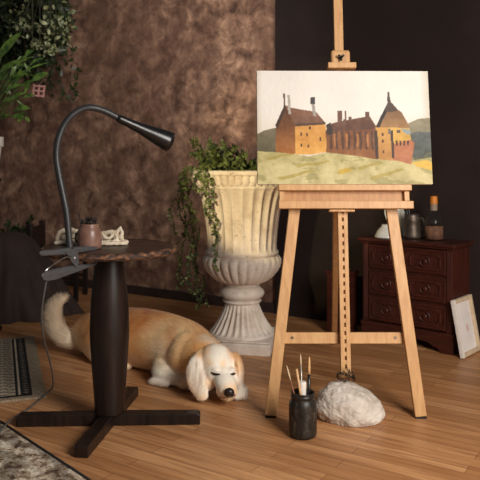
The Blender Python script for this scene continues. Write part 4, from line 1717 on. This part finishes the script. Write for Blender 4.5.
im[band(0.060, 1)] = Cd
orn = (np.abs(((vg / 0.034) % 1) - 0.5) + np.abs((ug - 0.085) / 0.05)) < 0.34
im[band(0.062, 0.108) & orn] = Cm
im[band(0.110, 0.120)] = Cb
im[band(0.120, 0.132)] = Cd
z1_ = band(0.132, 0.245)
zig = np.abs(((vg / 0.048) % 1) - 0.5) * 2
f1 = (np.abs((ug - 0.188) / 0.056) - zig)
im[z1_] = Cb * 0.95
im[z1_ & (np.abs(f1) < 0.14)] = Cd
im[z1_ & (np.abs(np.abs((ug - 0.188) / 0.056) - 0.55 + 0.3 * np.sin(vg * 260)) < 0.13)] = Cm
im[band(0.245, 0.255)] = Cd
im[band(0.255, 0.266)] = Cb
im[band(0.268, 0.318) & ((np.abs(((vg / 0.03) % 1) - 0.5) + np.abs((ug - 0.293) / 0.05)) < 0.36)] = Cm
im[band(0.32, 0.33)] = Cb
z2_ = band(0.345, 1)
im[z2_ & (np.sin(ug * 120) * np.sin(vg * 110) > 0.1)] = Cb * 0.8
im[vg < 0.035] = Ce
im[vg > rl - 0.035] = Ce
im[(vg >= 0.035) & (vg < 0.06) & (ug > 0.06)] = Cd
wear = rr_.random(ug.shape)
im = im + (wear - 0.5)[..., None] * 52
crn = 0.03
xx = np.clip(ug, 0, None)
V = []
hgt = 0.011 + (wear - 0.5) * 0.0015
Vx, Vy = -ug, vg
rug_v = np.stack([Vx, Vy, hgt], -1).reshape(-1, 3)
idx = np.arange(NXr * NYr).reshape(NYr, NXr)
q = np.stack([idx[:-1, :-1], idx[1:, :-1], idx[1:, 1:], idx[:-1, 1:]], -1).reshape(-1, 4).tolist()
rug_v = rug_v.tolist()
colr = npsrgb(np.clip(im, 0, 255).reshape(-1, 3)).tolist()
border = list(idx[0, :]) + list(idx[1:, -1]) + list(idx[-1, -2::-1]) + list(idx[-2:0:-1, 0])
b0 = len(rug_v)
for b in border:
    x, y, z = rug_v[b]
    rug_v.append([x, y, 0.001])
    colr.append(colr[b])
nb_ = len(border)
for i in range(nb_):
    q.append([int(border[i]), int(border[(i + 1) % nb_]), b0 + (i + 1) % nb_, b0 + i])
me = bpy.data.meshes.new('striped_rug')
me.from_pydata(rug_v, [], q)
me.update()
rug.data = me
me.materials.append(attr_mat('woven striped rug', 0.95, 0, 0, 0.1))
set_pigment(rug, np.array(colr))
rug.location = rc
rug.rotation_euler.z = ang
tag(rug, 'grey and beige patterned rug with ornamental stripes at the left edge of the floor', 'rug')

# distressed rug in the corner
e0 = Vector(((0 - 240) * floorD(422) / F, floorD(422), 0))
e1 = Vector(((88 - 240) * floorD(480) / F, floorD(480), 0))
ed = (e1 - e0).normalized()
en = Vector((ed.y, -ed.x, 0))           # to the right of the edge direction
if en.x > 0:
    en = -en
rg2 = thing('distressed_rug', 'faded cream and brown distressed rug with dark bound edge in the near left corner', 'rug', e0 - ed * 0.25)
rg2.rotation_euler.z = math.atan2(ed.y, ed.x)
t = NT('distressed rug pile')
v = t.coord('Object')
n1 = t.noise(v, 17, 9, 0.78, 0.3)
n2 = t.noise(v, 110, 3, 0.8)
n3 = t.noise(v, 3.4, 4, 0.6, 2.5)
wv = t.n('ShaderNodeTexWave', wave_type='RINGS')
wv.inputs['Scale'].default_value = 2.2
wv.inputs['Distortion'].default_value = 9
wv.inputs['Detail'].default_value = 4
t.l(v, wv.inputs['Vector'])
c = t.ramp(n1, [(0.37, srgb(50, 42, 37)), (0.43, srgb(124, 100, 82)), (0.48, srgb(200, 176, 148)), (0.56, srgb(248, 236, 216))])
c = t.mix(t.ramp(wv.outputs['Fac'], [(0.5, (0, 0, 0, 1)), (0.75, (0.5, 0.5, 0.5, 1))]), c, srgb(70, 58, 52))
c = t.mix(t.ramp(n2, [(0.50, (0, 0, 0, 1)), (0.6, (0.6, 0.6, 0.6, 1))]), c, srgb(78, 64, 56))
t.base(c)
t.rough(1.0)
t.b.inputs['Specular IOR Level'].default_value = 0.1
t.bump(n2, 0.7, 0.006)
bm = bmesh.new()
box(bm, (0.8, -0.66, 0.0065), (1.6 - 0.03, 1.29, 0.011))
obj('pile', bm, t.m, rg2, bevel=0.003)
bm = bmesh.new()
tube(bm, [(0.0, -0.008, 0.0075), (1.6, -0.008, 0.0075)], 0.0068, 8)
obj('edge_binding', bm, plain('dark binding tape', srgb(34, 30, 30), 0.9), rg2, smooth=True)

# ------------------------------------------------------------------ dim furniture at the far left
ac0 = Vector((-1.63, 4.95, 0))
arm = thing('armchair', 'low armchair under a dark brown draped cover at the far left', 'armchair', ac0)
bm = bmesh.new()
NR, NTh = 26, 140
rings = []
for i in range(NR):
    tt = i / (NR - 1)
    z = 0.575 * (1 - tt) if tt > 0 else 0.575
    rx = np.interp(tt, [0, 0.04, 0.12, 0.4, 0.75, 1], [0.02, 0.10, 0.17, 0.29, 0.39, 0.47])
    ry = np.interp(tt, [0, 0.04, 0.12, 0.4, 0.75, 1], [0.02, 0.14, 0.20, 0.26, 0.30, 0.33])
    row = []
    for k in range(NTh):
        th_ = 2 * PI * k / NTh
        f_ = 1 + tt * (0.10 * math.sin(9 * th_ + 2.2 * tt + 3 * noise.noise(Vector((math.cos(th_) * 1.5, math.sin(th_) * 1.5, tt * 1.5)))) + 0.05 * math.sin(23 * th_ + 1))
        zz = z + (0.02 * noise.noise(Vector((math.cos(th_) * 2 + 5, math.sin(th_) * 2, tt * 3))) if 0 < tt < 1 else 0) + 0.002
        row.append(bm.verts.new((rx * f_ * math.cos(th_), ry * f_ * math.sin(th_), zz)))
    rings.append(row)
for a, b in zip(rings, rings[1:]):
    for k in range(NTh):
        bm.faces.new((a[k], a[(k + 1) % NTh], b[(k + 1) % NTh], b[k]))
bm.faces.new(rings[0])
obj('draped_cover', bm, plain('dark brown cover', srgb(54, 39, 33), 0.9, srgb(42, 31, 27), 6, 0.1), arm, smooth=True)
bm = bmesh.new()
box(bm, (0.02, 0, 0.2), (0.44, 0.3, 0.36))
obj('seat', bm, M_darkwood, arm, bevel=0.03)

# dark chair behind the table, side on
cy0 = 5.50
chx = P(37, 240, cy0).x
chair = thing('wooden_chair', 'dark wooden chair standing side-on behind the round table', 'chair', (chx, cy0, 0))
sw = P(84, 240, cy0).x - chx
topz = P(0, 222, cy0).z
bm = bmesh.new()
box(bm, (sw / 2, 0, 0.36), (sw, 0.36, 0.035))
obj('seat', bm, M_darkwood, chair, bevel=0.006)
bm = bmesh.new()
box(bm, (0.0, 0, topz - 0.11), (0.03, 0.30, 0.16))
obj('backrest', bm, M_darkwood, chair, bevel=0.006)
for yy in (-0.17, 0.17):
    bm = bmesh.new()
    bar(bm, (0.0, yy, 0.001), (-0.008, yy, topz), 0.042, 0.04)
    obj('rear_leg', bm, M_darkwood, chair, bevel=0.004)
    bm = bmesh.new()
    bar(bm, (sw - 0.025, yy * 0.95, 0.001), (sw - 0.025, yy * 0.95, 0.342), 0.036, 0.036)
    obj('front_leg', bm, M_darkwood, chair, bevel=0.004)
    bm = bmesh.new()
    bar(bm, (0.02, yy, 0.16), (sw - 0.04, yy * 0.95, 0.16), 0.02, 0.02)
    obj('stretcher', bm, M_darkwood, chair)

# little dark plant behind the armchair
pp0 = P(22, 230, 5.78)
lp = thing('potted_plant', 'small dark green potted plant peeping out behind the draped armchair', 'potted plant', (pp0.x, 5.78, 0))
bm = bmesh.new()
lathe(bm, [(0.08, 0.001), (0.10, 0.02), (0.13, 0.30), (0.135, 0.32), (0.12, 0.32), (0.11, 0.28), (0.02, 0.28)], 30)
obj('flower_pot', bm, plain('dark clay', srgb(60, 44, 36), 0.8), lp, smooth=True)
vs, fs = [], []
sb = bmesh.new()
for i in range(24):
    b = Vector((random.gauss(0, 0.03), random.gauss(0, 0.03), 0.28))
    tip = Vector((random.gauss(0, 0.10), random.gauss(-0.02, 0.06), random.uniform(0.40, 0.60)))
    ps_ = spline([b, (b + tip) / 2 + Vector((0, 0, 0.04)), tip], 4)
    tube(sb, ps_, 0.003, 4)
    for p in ps_[4:]:
        leaf(vs, fs, p, rdir(0.2), rdir(1.4), random.uniform(0.05, 0.08), random.uniform(0.025, 0.04))
obj('foliage', (vs, fs), M_ivy_dark, lp, smooth=True)
obj('stems', sb, M_stem, lp)

# ------------------------------------------------------------------ greenery at the top left
# white pot on a tall stand, mostly beyond the left edge
wD = 4.45
wp0 = P(-13, 137, wD)
st = thing('plant_stand', 'tall slim dark plant stand at the left edge under the white pot', 'plant stand', (wp0.x, wD, 0))
pb_z = P(0, 178, wD).z
bm = bmesh.new()
lathe(bm, [(0.09, 0.001), (0.09, 0.02), (0.03, 0.04), (0.022, 0.06), (0.022, pb_z - 0.05), (0.05, pb_z - 0.025)], 24)
obj('pole', bm, M_darkwood, st, smooth=False)
bm = bmesh.new()
lathe(bm, [(0.085, pb_z - 0.0245), (0.088, pb_z - 0.02), (0.088, pb_z - 0.001)], 30)
obj('stand_top', bm, M_darkwood, st)
bp = thing('broadleaf_plant', 'bright green broad-leaved plant in a white pot at the left edge', 'potted plant', (wp0.x, wD, pb_z))
s = wD / F
bm = bmesh.new()
lathe(bm, [(8.5 * s, 0.001), (10 * s, 0.01), (14.0 * s, 31 * s), (16 * s, 31.5 * s), (16 * s, 41 * s), (14.5 * s, 41 * s), (14 * s, 36 * s), (2 * s, 36 * s)], 40)
obj('flower_pot', bm, M_enamel, bp, smooth=False)
vs, fs = [], []
sb = bmesh.new()
bo = Vector(bp.location)
root = Vector((0, 0, 36 * s))
tips = [(3, 52, 0.05, 0.26, 0.085), (-4, 80, 0.0, 0.2, 0.08), (27, 54, -0.05, 0.07, 0.04), (36, 78, -0.08, 0.13, 0.065), (19, 108, -0.1, 0.10, 0.05), (15, 116, -0.12, 0.09, 0.045), (20, 60, 0.05, 0.2, 0.022), (12, 66, -0.03, 0.2, 0.022), (30, 68, 0.0, 0.16, 0.02), (8, 88, -0.08, 0.12, 0.05), (24, 84, 0.02, 0.15, 0.03), (14, 96, -0.05, 0.12, 0.03), (5, 100, -0.12, 0.1, 0.04), (18, 75, 0.04, 0.16, 0.022), (33, 62, 0.02, 0.1, 0.03), (2, 70, -0.06, 0.18, 0.05), (10, 78, 0.03, 0.17, 0.03), (26, 96, -0.04, 0.08, 0.03)]
for x, y, dd, L, W in tips:
    tgt = P(x, y, wD + dd) - bo
    mid = (root + tgt) / 2 + Vector((-0.02, 0, 0.05))
    ps_ = spline([root + Vector((random.gauss(0, 0.015), random.gauss(0, 0.015), 0)), mid, tgt], 6)
    tube(sb, ps_, [0.0045] * 4 + [0.0032] * (len(ps_) - 4), 6)
    d = (ps_[-1] - ps_[-3]).normalized() + Vector((0.55, -0.25, 0.0))
    leaf(vs, fs, ps_[-1] - d.normalized() * L * 0.3, d, Vector((-0.15, -0.8, 0.55)), L, W, 'oval', 0.18)
for i in range(34):
    x, y = random.uniform(0, 26), random.uniform(56, 118)
    p = P(x, y, wD + random.uniform(-0.08, 0.1)) - bo
    d = Vector((random.gauss(0.4, 0.5), random.gauss(-0.2, 0.3), random.gauss(0.3, 0.6)))
    leaf(vs, fs, p, d, Vector((random.gauss(0, 0.4), -1, 0.4)), random.uniform(0.05, 0.11), random.uniform(0.012, 0.03), 'blade')
obj('leaves', (vs, fs), M_broad, bp, smooth=True)
obj('stems', sb, plain('green stalk', srgb(72, 92, 40), 0.5), bp, smooth=True)


# hanging dark plant
def hanging(name, label, D, basket_px, mass, nsprig, trail, mat, lsize, shape, chain_top):
    b = P(basket_px[0], basket_px[1], D)
    t_ = thing(name, label, 'hanging plant', b)
    bo = Vector(b)
    bm = bmesh.new()
    lathe(bm, [(0.06, 0.0), (0.10, 0.015), (0.14, 0.11), (0.145, 0.12), (0.13, 0.12), (0.12, 0.10), (0.02, 0.10)], 24)
    obj('basket', bm, plain(name + ' wicker', srgb(44, 34, 28), 0.9), t_, smooth=True)
    bm = bmesh.new()
    apex = Vector((0, 0, 0.42))
    for k in range(3):
        a = 2 * PI * k / 3
        tube(bm, [Vector((0.138 * math.cos(a), 0.138 * math.sin(a), 0.118)), apex], 0.003, 6)
    tube(bm, [apex, Vector((0, 0, chain_top - bo.z))], 0.003, 6)
    obj('hanger', bm, M_chain, t_)
    vs, fs = [], []
    sb = bmesh.new()
    for (x0, x1, y0, y1, n, dd) in mass:
        for i in range(n):
            c = P(random.uniform(x0, x1), random.uniform(y0, y1), D + random.gauss(0, dd)) - bo
            st_ = Vector((random.gauss(0, 0.05), random.gauss(0, 0.05), 0.11))
            if i % 4 == 0:
                tube(sb, spline([st_, (st_ + c) / 2 + Vector((0, 0, 0.05)), c], 4), 0.002, 4)
            for k in range(nsprig):
                L = random.uniform(*lsize)
                leaf(vs, fs, c + rdir() * 0.03, rdir(-0.3), rdir(0.8) + Vector((0, -0.5, 0)), L, L * random.uniform(0.4, 0.75), shape)
    for (x0, y0, x1, y1) in trail:
        a, e = P(x0, y0, D - 0.05) - bo, P(x1, y1, D - 0.06) - bo
        n = 9
        pts = [a.lerp(e, k / n) + Vector((random.gauss(0, 0.008), random.gauss(0, 0.008), 0)) for k in range(n + 1)]
        ps_ = spline(pts, 2)
        tube(sb, ps_, 0.002, 4)
        for p in ps_:
            if random.random() < 0.8:
                L = random.uniform(*lsize) * 0.75
                leaf(vs, fs, p, rdir(-0.8), rdir(0.3) + Vector((0, -0.8, 0)), L, L * random.uniform(0.4, 0.7), shape)
    obj('foliage', (vs, fs), mat, t_, smooth=True)
    obj('stems', sb, M_stem, t_)
    return t_


hanging('hanging_ivy', 'large dark green hanging plant with long trailing vines at the upper left', 5.6, (30, -8), [(-10, 66, -12, 32, 460, 0.13), (0, 54, 26, 62, 260, 0.10), (38, 70, 0, 44, 130, 0.08), (-8, 40, 40, 80, 120, 0.08)], 3,
        [(50, 40, 50, 88), (46, 35, 53, 97), (56, 30, 52, 80), (72, 38, 70, 98), (70, 45, 77, 72), (64, 30, 66, 64), (60, 60, 64, 104), (40, 40, 44, 84), (74, 78, 75, 100), (36, 60, 34, 84)], M_ivy_dark, (0.045, 0.085), 'ivy', 2.62)
hanging('variegated_creeper', 'pale variegated small-leaved creeper hanging in front of the dark foliage at the upper left', 4.95, (40, -6), [(10, 30, 16, 37, 18, 0.05), (28, 60, 16, 50, 34, 0.05), (48, 70, 6, 30, 15, 0.05), (38, 62, 30, 52, 15, 0.04), (5, 70, -10, 14, 10, 0.08)], 2,
        [(60, 20, 66, 44), (50, 40, 48, 54), (44, 35, 46, 56), (66, 20, 69, 42)], M_var, (0.025, 0.055), 'blade', 2.62)
# brackets that carry the two hanging baskets, above the picture
for nm, lab, px_, D_ in (('wall_bracket', 'iron wall bracket above the large dark hanging plant', 30, 5.6), ('wall_bracket', 'iron wall bracket above the pale variegated creeper', 40, 4.95)):
    b = P(px_, 0, D_)
    b.z = 2.62
    t_d = (b - wall_pt(b.x)).dot(w_n)
    wpnt = b - w_n * t_d
    bk = thing(nm, lab, 'bracket', b)
    bm = bmesh.new()
    tube(bm, [Vector((0, 0, 0.008)), (wpnt - b) + Vector((0, 0, 0.008))], 0.008, 8)
    obj('arm', bm, M_chain, bk)
    bm = bmesh.new()
    box(bm, (wpnt - b) + w_n * 0.006, (0.05, 0.01, 0.16), RW)
    obj('plate', bm, M_chain, bk)

# pink lattice tag hanging among the leaves
lD = 4.70
lc = P(38.8, 91, lD)
lat = thing('lattice_ornament', 'small pink lattice ornament hanging among the leaves at the upper left', 'ornament', lc)
s = lD / F
M_pink = plain('dusty pink plastic', srgb(164, 116, 110), 0.6)
for nm, h, sx in (('upright', 1, None), ('crosspiece', 0, None)):
    for k in (-1, 0, 1):
        bm = bmesh.new()
        if h:
            box(bm, (k * 5.2 * s, 0, 0), (1.7 * s, 0.008, 12.5 * s))
        else:
            box(bm, (0, -0.004, k * 4.8 * s), (12.4 * s, 0.006, 1.6 * s))
        ob_ = obj(nm, bm, M_pink, lat, bevel=0.001)
        ob_.rotation_euler.y = math.radians(6)
bm = bmesh.new()
tube(bm, [Vector((0, 0.004, 5.5 * s)), P(39, 50, 4.9) - lc, P(40, 16, 4.92) - lc], 0.0012, 5)
obj('string', bm, M_stem, lat)
